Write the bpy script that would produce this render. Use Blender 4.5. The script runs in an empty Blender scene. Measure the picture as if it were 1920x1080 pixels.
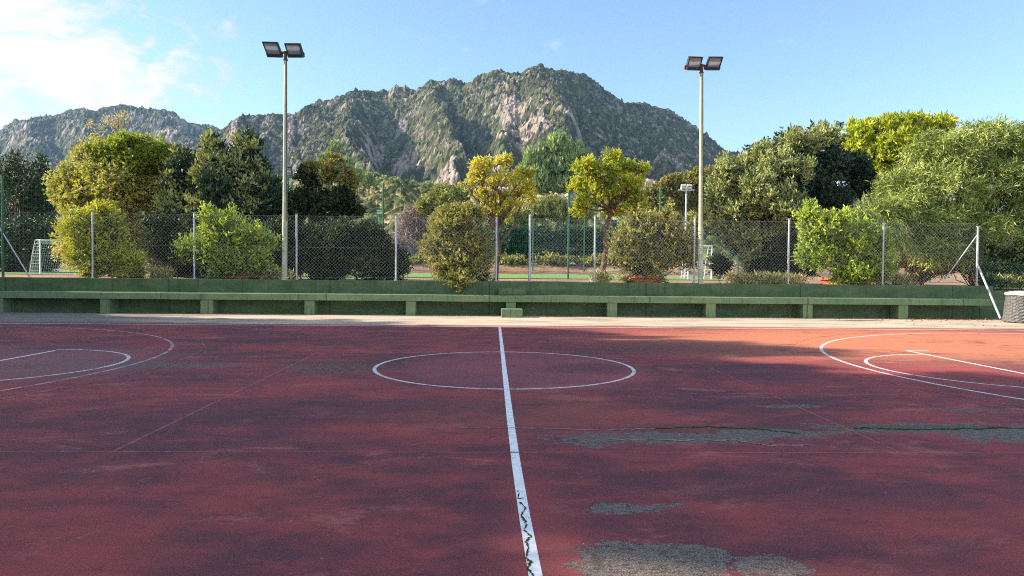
import bpy, math, random
import numpy as np
from mathutils import Matrix, Vector
R = math.radians
rng = np.random.default_rng(7)
random.seed(7)
scene = bpy.context.scene

# ------------------------------------------------------------------ camera
F, PITCH, ROLL, YAW, H = 1296.94, -0.0264, 0.0094, 0.0316, 1.3556
fw = np.array([math.sin(YAW)*math.cos(PITCH), math.cos(YAW)*math.cos(PITCH), math.sin(PITCH)])
r0 = np.array([math.cos(YAW), -math.sin(YAW), 0.0]); u0 = np.cross(r0, fw)
rt = r0*math.cos(ROLL)+u0*math.sin(ROLL); up = u0*math.cos(ROLL)-r0*math.sin(ROLL)
cam_d = bpy.data.cameras.new('camera'); cam = bpy.data.objects.new('camera', cam_d)
scene.collection.objects.link(cam)
cam.matrix_world = Matrix(((rt[0], up[0], -fw[0], 0), (rt[1], up[1], -fw[1], 0), (rt[2], up[2], -fw[2], H), (0, 0, 0, 1)))
cam_d.sensor_width = 36; cam_d.lens = F/1920*36
cam_d.clip_start = 0.05; cam_d.clip_end = 20000
scene.camera = cam

def ray(x, y):                       # view direction through a point of the photo
    return fw*F + rt*(x-960) - up*(y-540)
def at(x, y, Y):                     # point of that direction at depth Y
    d = ray(x, y); return np.array([d[0]*Y/d[1], Y, H + d[2]*Y/d[1]])
def gr(x, y, z=0.0):                 # point of that direction on the level z
    d = ray(x, y); t = (z-H)/d[2]; return np.array([d[0]*t, d[1]*t, z])

# ------------------------------------------------------------------ sky, sun, exposure
SUN_EL, SUN_AZ = R(25), R(4)         # elevation; azimuth ahead of due left
sd = Vector((-math.cos(SUN_AZ)*math.cos(SUN_EL), math.sin(SUN_AZ)*math.cos(SUN_EL), math.sin(SUN_EL)))
sun_d = bpy.data.lights.new('sun', 'SUN'); sun = bpy.data.objects.new('sun', sun_d)
scene.collection.objects.link(sun)
sun.rotation_euler = sd.to_track_quat('Z', 'Y').to_euler()
sun.location = (-30, 10, 30)
sun_d.energy = 5.0; sun_d.angle = R(0.5); sun_d.color = (1.0, 0.86, 0.66)

world = bpy.data.worlds.new('World'); scene.world = world; world.use_nodes = True
wt = world.node_tree; wt.nodes.clear()
class NT:
    """small helper that writes node maths as calls"""
    def __init__(s, t): s.t = t
    def n(s, kind, ins=None, **props):
        nd = s.t.nodes.new(kind)
        for k, v in props.items(): setattr(nd, k, v)
        for k, v in (ins or {}).items():
            i = nd.inputs[k]
            if hasattr(v, 'is_output') or isinstance(v, bpy.types.NodeSocket): s.t.links.new(v, i)
            else: i.default_value = v
        return nd
    def m(s, op, a, b=0.0, c=0.0, clamp=False):
        nd = s.n('ShaderNodeMath', {0: a, 1: b, 2: c}, operation=op); nd.use_clamp = clamp; return nd.outputs[0]
    def v(s, op, a, b=(0, 0, 0)):
        nd = s.n('ShaderNodeVectorMath', {0: a, 1: b}, operation=op)
        return nd.outputs['Value'] if op in ('LENGTH', 'DOT_PRODUCT', 'DISTANCE') else nd.outputs[0]
    def ramp(s, fac, lo, hi):            # smooth step
        nd = s.n('ShaderNodeMapRange', {0: fac, 1: lo, 2: hi}, interpolation_type='SMOOTHSTEP'); return nd.outputs[0]
    def mix(s, fac, a, b, mode='MIX'):
        nd = s.n('ShaderNodeMix', data_type='RGBA', blend_type=mode)
        for k, v in ((0, fac), (6, a), (7, b)):
            if isinstance(v, bpy.types.NodeSocket): s.t.links.new(v, nd.inputs[k])
            else: nd.inputs[k].default_value = v if k == 0 else (tuple(v)+(1,))[:4]
        return nd.outputs[2]
    def noise(s, vec, scale, detail=4, rough=0.55, dist=0.0):
        nd = s.n('ShaderNodeTexNoise', {'Vector': vec, 'Scale': scale, 'Detail': detail, 'Roughness': rough, 'Distortion': dist}); return nd.outputs[0]
    def sc(s, vec, x, y, z): return s.v('MULTIPLY', vec, (x, y, z))

w = NT(wt)
SKY_ROT = math.atan2(sd.x, sd.y)
sky = w.n('ShaderNodeTexSky', sky_type='NISHITA')
sky.sun_disc = False; sky.sun_elevation = SUN_EL; sky.sun_rotation = SKY_ROT
sky.altitude = 0; sky.air_density = 1.0; sky.dust_density = 0.3; sky.ozone_density = 2.6
tc = w.n('ShaderNodeTexCoord').outputs['Generated']
dirv = w.v('NORMALIZE', tc)
def dir_of(x, y):
    d = ray(x, y); return tuple(d/np.linalg.norm(d))
def puff(x, y, rad):                      # closeness to a direction of the sky
    return w.v('DISTANCE', w.sc(dirv, 1, 1, 1.5), tuple(np.array(dir_of(x, y))*np.array([1, 1, 1.5]))), rad/F
n1 = w.noise(w.sc(dirv, 1, 1, 2.2), 5.0, 8, 0.62, 0.3)
n2 = w.noise(w.sc(dirv, 1, 1, 1.8), 22.0, 7, 0.6, 0.6)
dens = None
for (x, y, r_, wgt) in [(20, 90, 500, 1.3), (-120, -60, 520, 1.2), (330, 240, 260, .62), (240, 140, 340, .70), (180, 215, 230, .78), (520, 195, 110, .55), (430, 66, 80, .55),
                        (518, 40, 50, .50), (255, 88, 75, .52), (355, 55, 100, .48), (370, 118, 90, .5), (330, 0, 150, .5), (370, 222, 120, .72), (598, 187, 44, .52), (-600, -200, 800, 1.0)]:
    d_, rad = puff(x, y, r_)
    g_ = w.m('MULTIPLY', w.m('SUBTRACT', 1.0, w.ramp(d_, 0.0, rad)), wgt)
    dens = g_ if dens is None else w.m('MAXIMUM', dens, g_)
# unseen cloud added behind the camera and high left to lift the ambient light
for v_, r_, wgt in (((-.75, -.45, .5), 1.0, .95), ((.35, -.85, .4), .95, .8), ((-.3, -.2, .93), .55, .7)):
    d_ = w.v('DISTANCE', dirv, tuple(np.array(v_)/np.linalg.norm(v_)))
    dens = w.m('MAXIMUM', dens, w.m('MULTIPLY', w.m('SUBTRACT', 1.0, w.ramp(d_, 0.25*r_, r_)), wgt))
cl = w.m('ADD', dens, w.m('MULTIPLY', w.m('SUBTRACT', w.m('ADD', w.m('MULTIPLY', n1, .55), w.m('MULTIPLY', n2, .45)), .5), 4.2))
cmask = w.ramp(cl, .30, 1.05)
cshade = w.ramp(cl, .2, 1.35)
ccol = w.mix(cshade, (0.52, 0.68, 0.90), (1.05, 1.0, .93))
SKYK = 0.1
skyc = w.v('SCALE', sky.outputs[0]); skyc.node.inputs['Scale'].default_value = 1.0
hs = w.n('ShaderNodeHueSaturation', {'Saturation': 1.0, 'Value': 1.0, 'Color': skyc})
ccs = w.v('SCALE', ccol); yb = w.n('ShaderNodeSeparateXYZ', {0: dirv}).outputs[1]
w.t.links.new(w.m('SUBTRACT', 9.0, w.m('MULTIPLY', w.ramp(yb, -.2, .35), 5.0)), ccs.node.inputs['Scale'])   # added clouds behind are made brighter for more fill light
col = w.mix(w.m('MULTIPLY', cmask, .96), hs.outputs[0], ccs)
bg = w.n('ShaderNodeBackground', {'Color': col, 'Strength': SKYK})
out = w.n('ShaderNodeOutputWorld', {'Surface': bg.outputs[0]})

scene.view_settings.view_transform = 'Standard'; scene.view_settings.look = 'None'
scene.view_settings.gamma = 1.0; scene.view_settings.exposure = 1.47
scene.cycles.use_denoising = False; scene.cycles.filter_width = 1.1; scene.cycles.sample_clamp_indirect = 4
scene.cycles.max_bounces = 6; scene.cycles.diffuse_bounces = 3; scene.cycles.transmission_bounces = 4
scene.cycles.transparent_max_bounces = 8; scene.cycles.volume_bounces = 0

# ------------------------------------------------------------------ basic helpers
COL = scene.collection
def tag(o, label=None, cat=None, group=None, kind=None):
    for k, v in (('label', label), ('category', cat), ('group', group), ('kind', kind)):
        if v: o[k] = v
    return o
def empty(name, loc, label, cat, group=None):
    o = bpy.data.objects.new(name, None); COL.objects.link(o); o.location = tuple(float(c) for c in loc); o.empty_display_size = .2
    return tag(o, label, cat, group)
def mesh_np(name, V, Fc, mat, parent=None, attrs=None, smooth=False):
    """Fc: (n,k) array of faces of equal size; V in world space; parent's location is taken off"""
    V = np.asarray(V, dtype=np.float32); Fc = np.asarray(Fc, dtype=np.int32)
    if parent is not None:
        off = np.array(parent_offset(parent), dtype=np.float32); V = V - off
    me = bpy.data.meshes.new(name); n, k = Fc.shape
    me.vertices.add(len(V)); me.vertices.foreach_set('co', V.ravel())
    me.loops.add(n*k); me.loops.foreach_set('vertex_index', Fc.ravel())
    me.polygons.add(n); me.polygons.foreach_set('loop_start', np.arange(0, n*k, k, dtype=np.int32))
    me.polygons.foreach_set('use_smooth', np.full(n, smooth, dtype=bool))
    for an, (typ, dat) in (attrs or {}).items():
        a = me.attributes.new(an, typ, 'POINT')
        a.data.foreach_set('color' if typ == 'FLOAT_COLOR' else 'value', np.asarray(dat, dtype=np.float32).ravel())
    me.update(); me.validate(); me.materials.append(mat)
    o = bpy.data.objects.new(name, me); COL.objects.link(o)
    if parent is not None: o.parent = parent
    return o
def parent_offset(p):
    v = np.zeros(3)
    while p is not None: v += np.array(p.location[:]); p = p.parent
    return v
class MB:
    """collects boxes, bars and tubes in world space, then links them as one mesh object"""
    def __init__(s): s.v = []; s.f = []
    def add(s, vs, fs):
        b = len(s.v); s.v += [tuple(map(float, q)) for q in vs]; s.f += [tuple(i+b for i in f) for f in fs]
    def box(s, x0, x1, y0, y1, z0, z1):
        s.add([(x0,y0,z0),(x1,y0,z0),(x1,y1,z0),(x0,y1,z0),(x0,y0,z1),(x1,y0,z1),(x1,y1,z1),(x0,y1,z1)],
              [(0,3,2,1),(4,5,6,7),(0,1,5,4),(1,2,6,5),(2,3,7,6),(3,0,4,7)])
    def obox(s, c, ax, ay, az):          # centre and three half axes
        c, ax, ay, az = map(np.array, (c, ax, ay, az)); vs = []
        for k in (-1, 1):
            for i, j in ((-1,-1),(1,-1),(1,1),(-1,1)): vs.append(c+ax*i+ay*j+az*k)
        s.add(vs, [(0,3,2,1),(4,5,6,7),(0,1,5,4),(1,2,6,5),(2,3,7,6),(3,0,4,7)])
    def tube(s, pts, rad, n=8, cap=True):
        pts = [np.array(p, float) for p in pts]
        if not hasattr(rad, '__len__'): rad = [rad]*len(pts)
        vs = []; fs = []; prev = None
        for i, p in enumerate(pts):
            d = pts[min(i+1, len(pts)-1)]-pts[max(i-1, 0)]; d /= (np.linalg.norm(d)+1e-9)
            if prev is None:
                a = np.cross(d, (0, 0, 1.0) if abs(d[2]) < .9 else (1.0, 0, 0))
            else: a = prev-d*np.dot(prev, d)
            a /= (np.linalg.norm(a)+1e-9); prev = a; b = np.cross(d, a)
            for k in range(n):
                t = 2*math.pi*k/n; vs.append(p+rad[i]*(a*math.cos(t)+b*math.sin(t)))
        for i in range(len(pts)-1):
            for k in range(n):
                fs.append((i*n+k, i*n+(k+1) % n, (i+1)*n+(k+1) % n, (i+1)*n+k))
        if cap: fs += [tuple(range(n-1, -1, -1)), tuple(range((len(pts)-1)*n, len(pts)*n))]
        s.add(vs, fs)
    def sheet(s, pts): s.add(pts, [tuple(range(len(pts)))])
    def build(s, name, mat, parent=None, smooth=False, bevel=0):
        off = parent_offset(parent) if parent is not None else np.zeros(3)
        me = bpy.data.meshes.new(name)
        me.from_pydata([tuple(np.array(v)-off) for v in s.v], [], s.f); me.update()
        if smooth:
            me.polygons.foreach_set('use_smooth', [True]*len(me.polygons))
        me.materials.append(mat)
        o = bpy.data.objects.new(name, me); COL.objects.link(o)
        if parent is not None: o.parent = parent
        if bevel:
            b = o.modifiers.new('bevel', 'BEVEL'); b.width = bevel; b.segments = 2; b.limit_method = 'ANGLE'
        if smooth:
            e = o.modifiers.new('edges', 'EDGE_SPLIT'); e.split_angle = R(40)
        return o

# ------------------------------------------------------------------ materials
def newmat(name):
    m = bpy.data.materials.new(name); m.use_nodes = True; m.node_tree.nodes.clear(); return m, NT(m.node_tree)
def finish(t, color, rough=.7, spec=.3, bump=None, bstr=.3, bdist=.01, metal=0.0):
    ins = {'Base Color': color if isinstance(color, bpy.types.NodeSocket) else tuple(color)+(1,), 'Roughness': rough, 'Specular IOR Level': spec, 'Metallic': metal}
    p = t.n('ShaderNodeBsdfPrincipled', ins)
    if bump is not None:
        b = t.n('ShaderNodeBump', {'Height': bump, 'Strength': bstr, 'Distance': bdist}); t.t.links.new(b.outputs[0], p.inputs['Normal'])
    t.n('ShaderNodeOutputMaterial', {'Surface': p.outputs[0]}); return p
def simple(name, c1, c2, scale=6, rough=.6, spec=.3, metal=0, bstr=.2, bdist=.004, detail=5):
    m, t = newmat(name); oc = t.n('ShaderNodeTexCoord').outputs['Object']
    n = t.noise(oc, scale, detail, .65); n_ = t.noise(oc, scale*9, 3, .6)
    c = t.mix(t.ramp(t.m('ADD', t.m('MULTIPLY', n, .75), t.m('MULTIPLY', n_, .25)), .38, .64), c1, c2)
    finish(t, c, rough, spec, n_, bstr, bdist, metal); return m

def leafmat(name, stops, transl=.35, rough=.5, spec=.25, tcol=(1.15, 1.2, .55), k=1.0):
    """leaf colour is taken from the per-leaf number 't'"""
    m, t = newmat(name); stops = [(p_, tuple(min(.9, q*k) for q in c_)) for p_, c_ in stops]
    a = t.n('ShaderNodeAttribute', attribute_name='t').outputs['Fac']
    cr = t.n('ShaderNodeValToRGB', {'Fac': a}); el = cr.color_ramp.elements
    while len(el) > 1: el.remove(el[-1])
    el[0].position = stops[0][0]; el[0].color = tuple(stops[0][1])+(1,)
    for p_, c_ in stops[1:]:
        e = el.new(p_); e.color = tuple(c_)+(1,)
    p = t.n('ShaderNodeBsdfPrincipled', {'Base Color': cr.outputs[0], 'Roughness': rough, 'Specular IOR Level': spec})
    tcn = t.mix(1.0, cr.outputs[0], tcol, 'MULTIPLY')
    tr = t.n('ShaderNodeBsdfTranslucent', {'Color': tcn})
    mx = t.n('ShaderNodeMixShader', {0: transl, 1: p.outputs[0], 2: tr.outputs[0]})
    t.n('ShaderNodeOutputMaterial', {'Surface': mx.outputs[0]}); return m

def ellipse_mask(t, pos, cx, cy, rx, ry, wob, rot=0.0, soft=.35):
    d = t.v('SUBTRACT', pos, (cx, cy, 0))
    if rot:
        d = t.n('ShaderNodeVectorRotate', {'Vector': d, 'Angle': -rot}, rotation_type='Z_AXIS').outputs[0]
    l = t.v('LENGTH', t.sc(d, 1/rx, 1/ry, 0))
    return t.m('SUBTRACT', 1.0, t.ramp(t.m('ADD', l, wob), 1-soft, 1+soft*.4))

def court_colour(t):
    oc = t.n('ShaderNodeTexCoord').outputs['Object']
    wrp = t.v('ADD', oc, t.v('SCALE', t.n('ShaderNodeTexNoise', {'Vector': oc, 'Scale': 1.3, 'Detail': 4}).outputs['Color']))
    wrp.node.inputs[1].links[0].from_node.inputs['Scale'].default_value = .7
    big = t.noise(t.sc(wrp, .6, 1, 1), .8, 10, .68)
    mid = t.noise(t.sc(oc, .6, 1.3, 1), 3.2, 9, .72, .3)
    fine = t.noise(t.sc(oc, .7, 1.2, 1), 26, 5, .75)
    grit = t.noise(oc, 120, 3, .7)
    mixn = t.m('ADD', t.m('ADD', t.m('MULTIPLY', big, .55), t.m('MULTIPLY', mid, .3)), t.m('MULTIPLY', fine, .15))
    col = t.mix(t.ramp(mixn, .405, .595), (.098, .031, .037), (.305, .052, .050))
    # scuffed, faded paint
    fade = t.noise(t.v('ADD', t.sc(oc, .7, 1.2, 1), (31, 7, 0)), 1.6, 10, .72, .5)
    col = t.mix(t.m('MULTIPLY', t.ramp(t.m('ADD', fade, t.m('MULTIPLY', t.m('SUBTRACT', fine, .5), .25)), .55, .66), .6), col, (.40, .125, .11))
    # far corner's sunlight painted in as orange; less worn paint round the centre line
    orange = ellipse_mask(t, oc, 8.5, 13.5, 6.5, 3.6, t.m('MULTIPLY', t.m('SUBTRACT', mid, .5), .8), 0, .6)
    col = t.mix(t.m('MULTIPLY', orange, .85), col, (.56, .20, .10))
    o2 = ellipse_mask(t, oc, gr(960, 770)[0], gr(960, 770)[1], 1.5, .9, t.m('MULTIPLY', t.m('SUBTRACT', mid, .5), 1.2), 0, .6)
    col = t.mix(t.m('MULTIPLY', o2, .55), col, (.22, .065, .045))
    cl_ = ellipse_mask(t, oc, gr(1000, 1000)[0]+.02, gr(1000, 1000)[1]-.4, .26, 1.6, t.m('MULTIPLY', t.m('SUBTRACT', mid, .5), 1.0), 0, .6)
    col = t.mix(t.m('MULTIPLY', cl_, .6), col, (.25, .055, .055))
    pink = ellipse_mask(t, oc, gr(1010, 695)[0]-.2, gr(940, 692)[1], 1.75, 1.75, t.m('MULTIPLY', t.m('SUBTRACT', mid, .5), .7), 0, .15)
    col = t.mix(t.m('MULTIPLY', pink, .55), col, (.25, .078, .085))
    lane = ellipse_mask(t, oc, gr(90, 680)[0]-1.2, gr(90, 680)[1], 3.2, 2.2, t.m('MULTIPLY', t.m('SUBTRACT', mid, .5), .8), 0, .5)
    col = t.mix(t.m('MULTIPLY', lane, .6), col, (.24, .115, .12))
    # dark damp stains
    stain = t.noise(t.v('ADD', t.sc(oc, .5, 1, 1), (3, 17, 0)), 1.1, 10, .72, .3)
    stain = t.m('ADD', stain, t.m('MULTIPLY', t.m('SUBTRACT', fine, .5), .2))
    col = t.mix(t.m('MULTIPLY', t.ramp(stain, .53, .65), .62), col, (.078, .029, .036))
    blk = t.noise(t.v('ADD', t.sc(oc, .35, 1.3, 1), (9, 40, 0)), 2.4, 10, .75)
    col = t.mix(t.m('MULTIPLY', t.ramp(blk, .57, .68), .4), col, (.048, .028, .033))
    dk = None
    for (px, py, rx, ry) in ((1330, 905, 1.0, .42), (1650, 930, .8, .4), (480, 775, 2.0, .7), (800, 760, 1.2, .5), (1250, 650, 2.6, 1.0), (1400, 760, 1.6, .4), (900, 960, .22, .55), (560, 640, 2.4, .8), (1100, 690, .8, .6)):
        c_ = gr(px, py); mk = ellipse_mask(t, oc, c_[0], c_[1], rx, ry, t.m('MULTIPLY', t.m('SUBTRACT', mid, .5), 2.2), 0, .6); dk = mk if dk is None else t.m('MAXIMUM', dk, mk)
    col = t.mix(t.m('MULTIPLY', dk, .5), col, (.066, .028, .036))
    # bare asphalt where the paint has gone
    wob = t.m('MULTIPLY', t.m('SUBTRACT', t.noise(oc, 3.2, 8, .72, .3), .5), 2.0)
    asph = None
    def E(px, py, rx, ry, k=1.0, rot=0.0):
        nonlocal asph
        c = gr(px, py); mk = ellipse_mask(t, oc, c[0], c[1], rx, ry, wob, rot, .55)
        mk = t.m('MULTIPLY', mk, k); asph = mk if asph is None else t.m('MAXIMUM', asph, mk)
    E(1215, 1062, .40, .30); E(1160, 1030, .16, .13); E(1290, 1040, .25, .17); E(1440, 1060, .22, .15, .85)
    E(1170, 955, .30, .11, .85); E(1250, 948, .16, .06, .8); E(1260, 820, 1.2, .26, .75); E(1440, 812, .75, .2, .85); E(1110, 830, .35, .2, .6)
    E(1760, 802, 1.5, .25, .75); E(1900, 815, .7, .35, .9); E(1480, 762, .55, .12, .6)
    E(620, 690, 1.2, .9, .45); E(100, 690, 2.2, .8, .4); E(330, 685, 1.6, .35, .55); E(1830, 770, .8, .15, .5)
    hf = t.noise(oc, 14, 7, .78)
    asph = t.ramp(t.m('ADD', asph, t.m('MULTIPLY', t.m('SUBTRACT', hf, .5), 2.4)), .42, .60)
    spk = t.ramp(grit, .52, .62)
    ac = t.mix(t.ramp(fine, .35, .65), (.042, .034, .029), (.15, .13, .108))
    ac = t.mix(t.m('MULTIPLY', spk, .75), ac, (.36, .32, .26))
    col = t.mix(asph, col, ac)
    # moss in the cracks
    mw = t.m('MULTIPLY', t.m('SUBTRACT', t.noise(oc, 7, 6, .7), .5), 2.4)
    moss = None
    for (px, py, rx, ry) in ((1330, 803, .9, .07), (1640, 803, .5, .07), (630, 680, .9, .18), (1120, 1055, .03, .1), (1750, 800, .8, .05)):
        c = gr(px, py); mk = ellipse_mask(t, oc, c[0], c[1], rx, ry, mw, 0, .3); moss = mk if moss is None else t.m('MAXIMUM', moss, mk)
    col = t.mix(t.m('MULTIPLY', moss, .55), col, (.05, .065, .018))
    # grain: coarse binder and tiny pale stones
    col = t.mix(t.m('MULTIPLY', t.m('ABSOLUTE', t.m('SUBTRACT', grit, .5)), 2.2, clamp=True), col, t.mix(t.ramp(grit, .45, .55), (.05, .02, .024), (.36, .15, .14)))
    vo = t.n('ShaderNodeTexVoronoi', {'Vector': oc, 'Scale': 7.0, 'Randomness': 1.0})
    dots = t.m('LESS_THAN', vo.outputs['Distance'], .028)
    col = t.mix(t.m('MULTIPLY', dots, .7), col, (.55, .45, .42))
    return oc, col, fine, grit, mid
def court_mat():
    m, t = newmat('court_surface'); oc, col, fine, grit, mid = court_colour(t)
    h = t.m('ADD', t.m('MULTIPLY', grit, .7), t.m('MULTIPLY', fine, .6))
    finish(t, col, .82, .25, h, .5, .006); return m
def paint_mat(name, white=(.84, .84, .82), lo=.40, hi=.52, k=.95):
    m, t = newmat(name); oc, col, fine, grit, mid = court_colour(t)
    wn = t.noise(oc, 5.5, 8, .75); wn2 = t.noise(oc, 45, 4, .7)
    wear = t.ramp(t.m('ADD', t.m('MULTIPLY', wn, .7), t.m('MULTIPLY', wn2, .3)), lo, hi)
    dirt = t.mix(t.ramp(t.noise(oc, 14, 5, .7), .4, .7), white, tuple(c*.72 for c in white))
    c = t.mix(t.m('MULTIPLY', wear, k), col, dirt)
    finish(t, c, .75, .3, fine, .3, .003); return m
M = {}
M['court'] = court_mat()
M['line'] = paint_mat('white_line_paint', lo=.30, hi=.42)
M['line_mid'] = paint_mat('thin_line_paint', (.74, .72, .71), lo=.36, hi=.52, k=.85)
M['line_worn'] = paint_mat('worn_line_paint', (.55, .42, .43), .42, .56, .8)
M['line_faint'] = paint_mat('faint_line_paint', (.44, .13, .125), .40, .56, .6)
M['line_ghost'] = paint_mat('almost_gone_line_paint', (.55, .42, .42), .52, .64, .75)
M['green_wall'] = None
def wall_mat(name, c1, c2, c3):
    m, t = newmat(name); oc = t.n('ShaderNodeTexCoord').outputs['Object']
    a = t.noise(t.sc(oc, 1, 1, 2.5), 1.3, 7, .65, .4); b = t.noise(t.sc(oc, 3, 3, .5), 2.6, 6, .7); g = t.noise(oc, 40, 4, .7)
    c = t.mix(t.ramp(a, .35, .68), c1, c2)
    c = t.mix(t.m('MULTIPLY', t.ramp(b, .52, .75), .55), c, c3)
    c = t.mix(t.m('MULTIPLY', t.ramp(t.noise(oc, 9, 6, .75), .60, .68), .5), c, (.17, .19, .14))
    z_ = t.n('ShaderNodeSeparateXYZ', {0: oc}).outputs[2]; drip = t.noise(t.sc(oc, 5, 5, .35), 2.2, 7, .75)
    c = t.mix(t.m('MULTIPLY', t.ramp(drip, .54, .66), .6), c, (.025, .040, .022))
    xj_ = t.m('PINGPONG', t.m('ADD', t.n('ShaderNodeSeparateXYZ', {0: oc}).outputs[0], t.m('MULTIPLY', t.noise(oc, 1.5, 3), .05)), 2.35)
    c = t.mix(t.m('MULTIPLY', t.m('LESS_THAN', xj_, .022), .55), c, (.02, .03, .02))
    finish(t, c, .7, .3, g, .35, .006); return m
M['green_wall'] = wall_mat('green_painted_concrete', (.055, .100, .042), (.105, .150, .072), (.028, .050, .026))
M['green_bench'] = wall_mat('green_bench_concrete', (.125, .195, .095), (.175, .24, .125), (.07, .11, .06))
M['dark_green'] = wall_mat('dark_green_concrete', (.030, .075, .035), (.05, .115, .05), (.02, .03, .016))
M['galv'] = simple('galvanised_steel', (.36, .38, .40), (.52, .54, .56), 12, .5, .5, .55)
M['wire'] = simple('galvanised_wire', (.34, .36, .36), (.48, .50, .50), 5, .5, .5, .3)
M['green_metal'] = simple('green_painted_steel', (.018, .10, .045), (.03, .15, .06), 8, .5, .4)
M['green_wire'] = simple('green_net_wire', (.03, .13, .08), (.05, .20, .12), 8, .6, .3)
M['pole'] = simple('sage_painted_pole', (.30, .33, .22), (.42, .44, .31), 5, .5, .4)
M['black'] = simple('black_lamp_housing', (.018, .02, .026), (.035, .037, .042), 14, .5, .4)
M['rust'] = simple('rusty_bracket', (.10, .045, .035), (.17, .085, .06), 20, .8, .2)
M['white_metal'] = simple('white_painted_tube', (.62, .66, .68), (.78, .80, .80), 8, .5, .4)
M['white_net'] = simple('white_goal_net', (.60, .64, .64), (.72, .74, .74), 8, .8, .1)
M['terracotta'] = simple('terracotta_pot', (.36, .10, .045), (.48, .16, .075), 7, .85, .2)
M['bark'] = simple('grey_brown_bark', (.085, .062, .048), (.19, .145, .115), 9, .95, .1, 0, .8, .03)
M['bark_red'] = simple('reddish_bark', (.09, .045, .035), (.22, .125, .09), 9, .95, .1, 0, .8, .03)
def glassmat():
    m, t = newmat('floodlight_glass'); oc = t.n('ShaderNodeTexCoord').outputs['Object']
    st = t.n('ShaderNodeTexWave', {'Vector': oc, 'Scale': 1.6, 'Distortion': 2.5}, wave_type='BANDS', bands_direction='Z').outputs[1]
    c = t.mix(t.ramp(st, .3, .8), (.26, .27, .27), (.60, .62, .62))
    finish(t, c, .18, .6, None, metal=.1); return m
M['glass'] = glassmat()
def apron_mat():
    m, t = newmat('apron_asphalt'); oc = t.n('ShaderNodeTexCoord').outputs['Object']
    a = t.noise(t.sc(oc, .35, 1.4, 1), 1.6, 7, .65, .4); g = t.noise(oc, 60, 4, .7)
    c = t.mix(t.ramp(a, .35, .62), (.30, .25, .20), (.56, .44, .33))
    sep = t.n('ShaderNodeSeparateXYZ', {0: oc}).outputs
    # greyer towards the left and a darker ribbon along the court edge
    gl = t.m('SUBTRACT', 1.0, t.ramp(t.m('ADD', sep[0], t.m('MULTIPLY', t.m('SUBTRACT', a, .5), 9)), -11, -5))
    c = t.mix(t.m('MULTIPLY', gl, .75), c, (.115, .112, .11))
    rb = t.m('SUBTRACT', 1.0, t.ramp(t.m('ADD', sep[1], t.m('MULTIPLY', t.m('SUBTRACT', t.noise(t.sc(oc, .25, 1, 1), 1.1, 5), .5), 1.6)), 16.6, 17.15))
    c = t.mix(t.m('MULTIPLY', rb, .75), c, (.11, .095, .095))
    c = t.mix(t.m('MULTIPLY', t.ramp(t.noise(t.sc(oc, .6, 1, 1), 7, 6, .7), .62, .72), .6), c, (.14, .07, .035))
    finish(t, c, .9, .2, g, .4, .006); return m
M['apron'] = apron_mat()
def soil_mat():
    m, t = newmat('sandy_soil'); oc = t.n('ShaderNodeTexCoord').outputs['Object']
    a = t.noise(oc, .5, 8, .65); b = t.noise(oc, 6, 6, .7); g = t.noise(oc, 45, 4, .7)
    c = t.mix(t.ramp(a, .4, .62), (.26, .155, .10), (.36, .25, .17))
    c = t.mix(t.m('MULTIPLY', t.ramp(b, .5, .66), .6), c, (.10, .10, .045))
    c = t.mix(t.m('MULTIPLY', t.ramp(g, .56, .66), .5), c, (.42, .33, .25))
    finish(t, c, .95, .1, b, .8, .05); return m
M['soil'] = soil_mat()
M['turf'] = simple('pitch_turf', (.13, .25, .07), (.19, .32, .10), 1.2, .9, .1)
M['turf_line'] = simple('pitch_paint', (.6, .66, .6), (.7, .74, .68), 3, .8, .2)
def vcol_mat(name, rough=.95, bump=True):
    m, t = newmat(name); oc = t.n('ShaderNodeTexCoord').outputs['Object']
    a = t.n('ShaderNodeAttribute', attribute_name='base').outputs['Color']
    n = t.noise(oc, .45, 5, .7); n2 = t.noise(oc, .12, 5, .7)
    k = t.m('ADD', .55, t.m('ADD', t.m('MULTIPLY', n, .55), t.m('MULTIPLY', n2, .35)))
    c = t.v('SCALE', a); t.t.links.new(k, c.node.inputs['Scale'])
    finish(t, c, rough, .1, n, .6, 1.2); return m
M['terrain'] = vcol_mat('scrub_and_rock')

# ------------------------------------------------------------------ numpy noise
def _h(ix, iy, s=0):
    h = (ix.astype(np.int64)*374761393 + iy.astype(np.int64)*668265263 + s*1442695041) & 0x7fffffff
    h = ((h ^ (h >> 13))*1274126177) & 0x7fffffff
    return ((h ^ (h >> 16)) & 0xffff)/65535.0
def vnoise(x, y, s=0):
    ix = np.floor(x).astype(np.int64); iy = np.floor(y).astype(np.int64); fx = x-ix; fy = y-iy
    fx = fx*fx*(3-2*fx); fy = fy*fy*(3-2*fy)
    a = _h(ix, iy, s); b = _h(ix+1, iy, s); c = _h(ix, iy+1, s); d = _h(ix+1, iy+1, s)
    return a+(b-a)*fx+(c-a)*fy+(a-b-c+d)*fx*fy
def fbm(x, y, o=5, s=0, g=.5, ridged=False):
    v = 0; a = 1; tot = 0
    for k in range(o):
        n = vnoise(x*2**k+13.7*k, y*2**k+5.1*k, s+k)
        if ridged: n = 1-abs(2*n-1)
        v = v+a*n; tot += a; a *= g
    return v/tot
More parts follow.
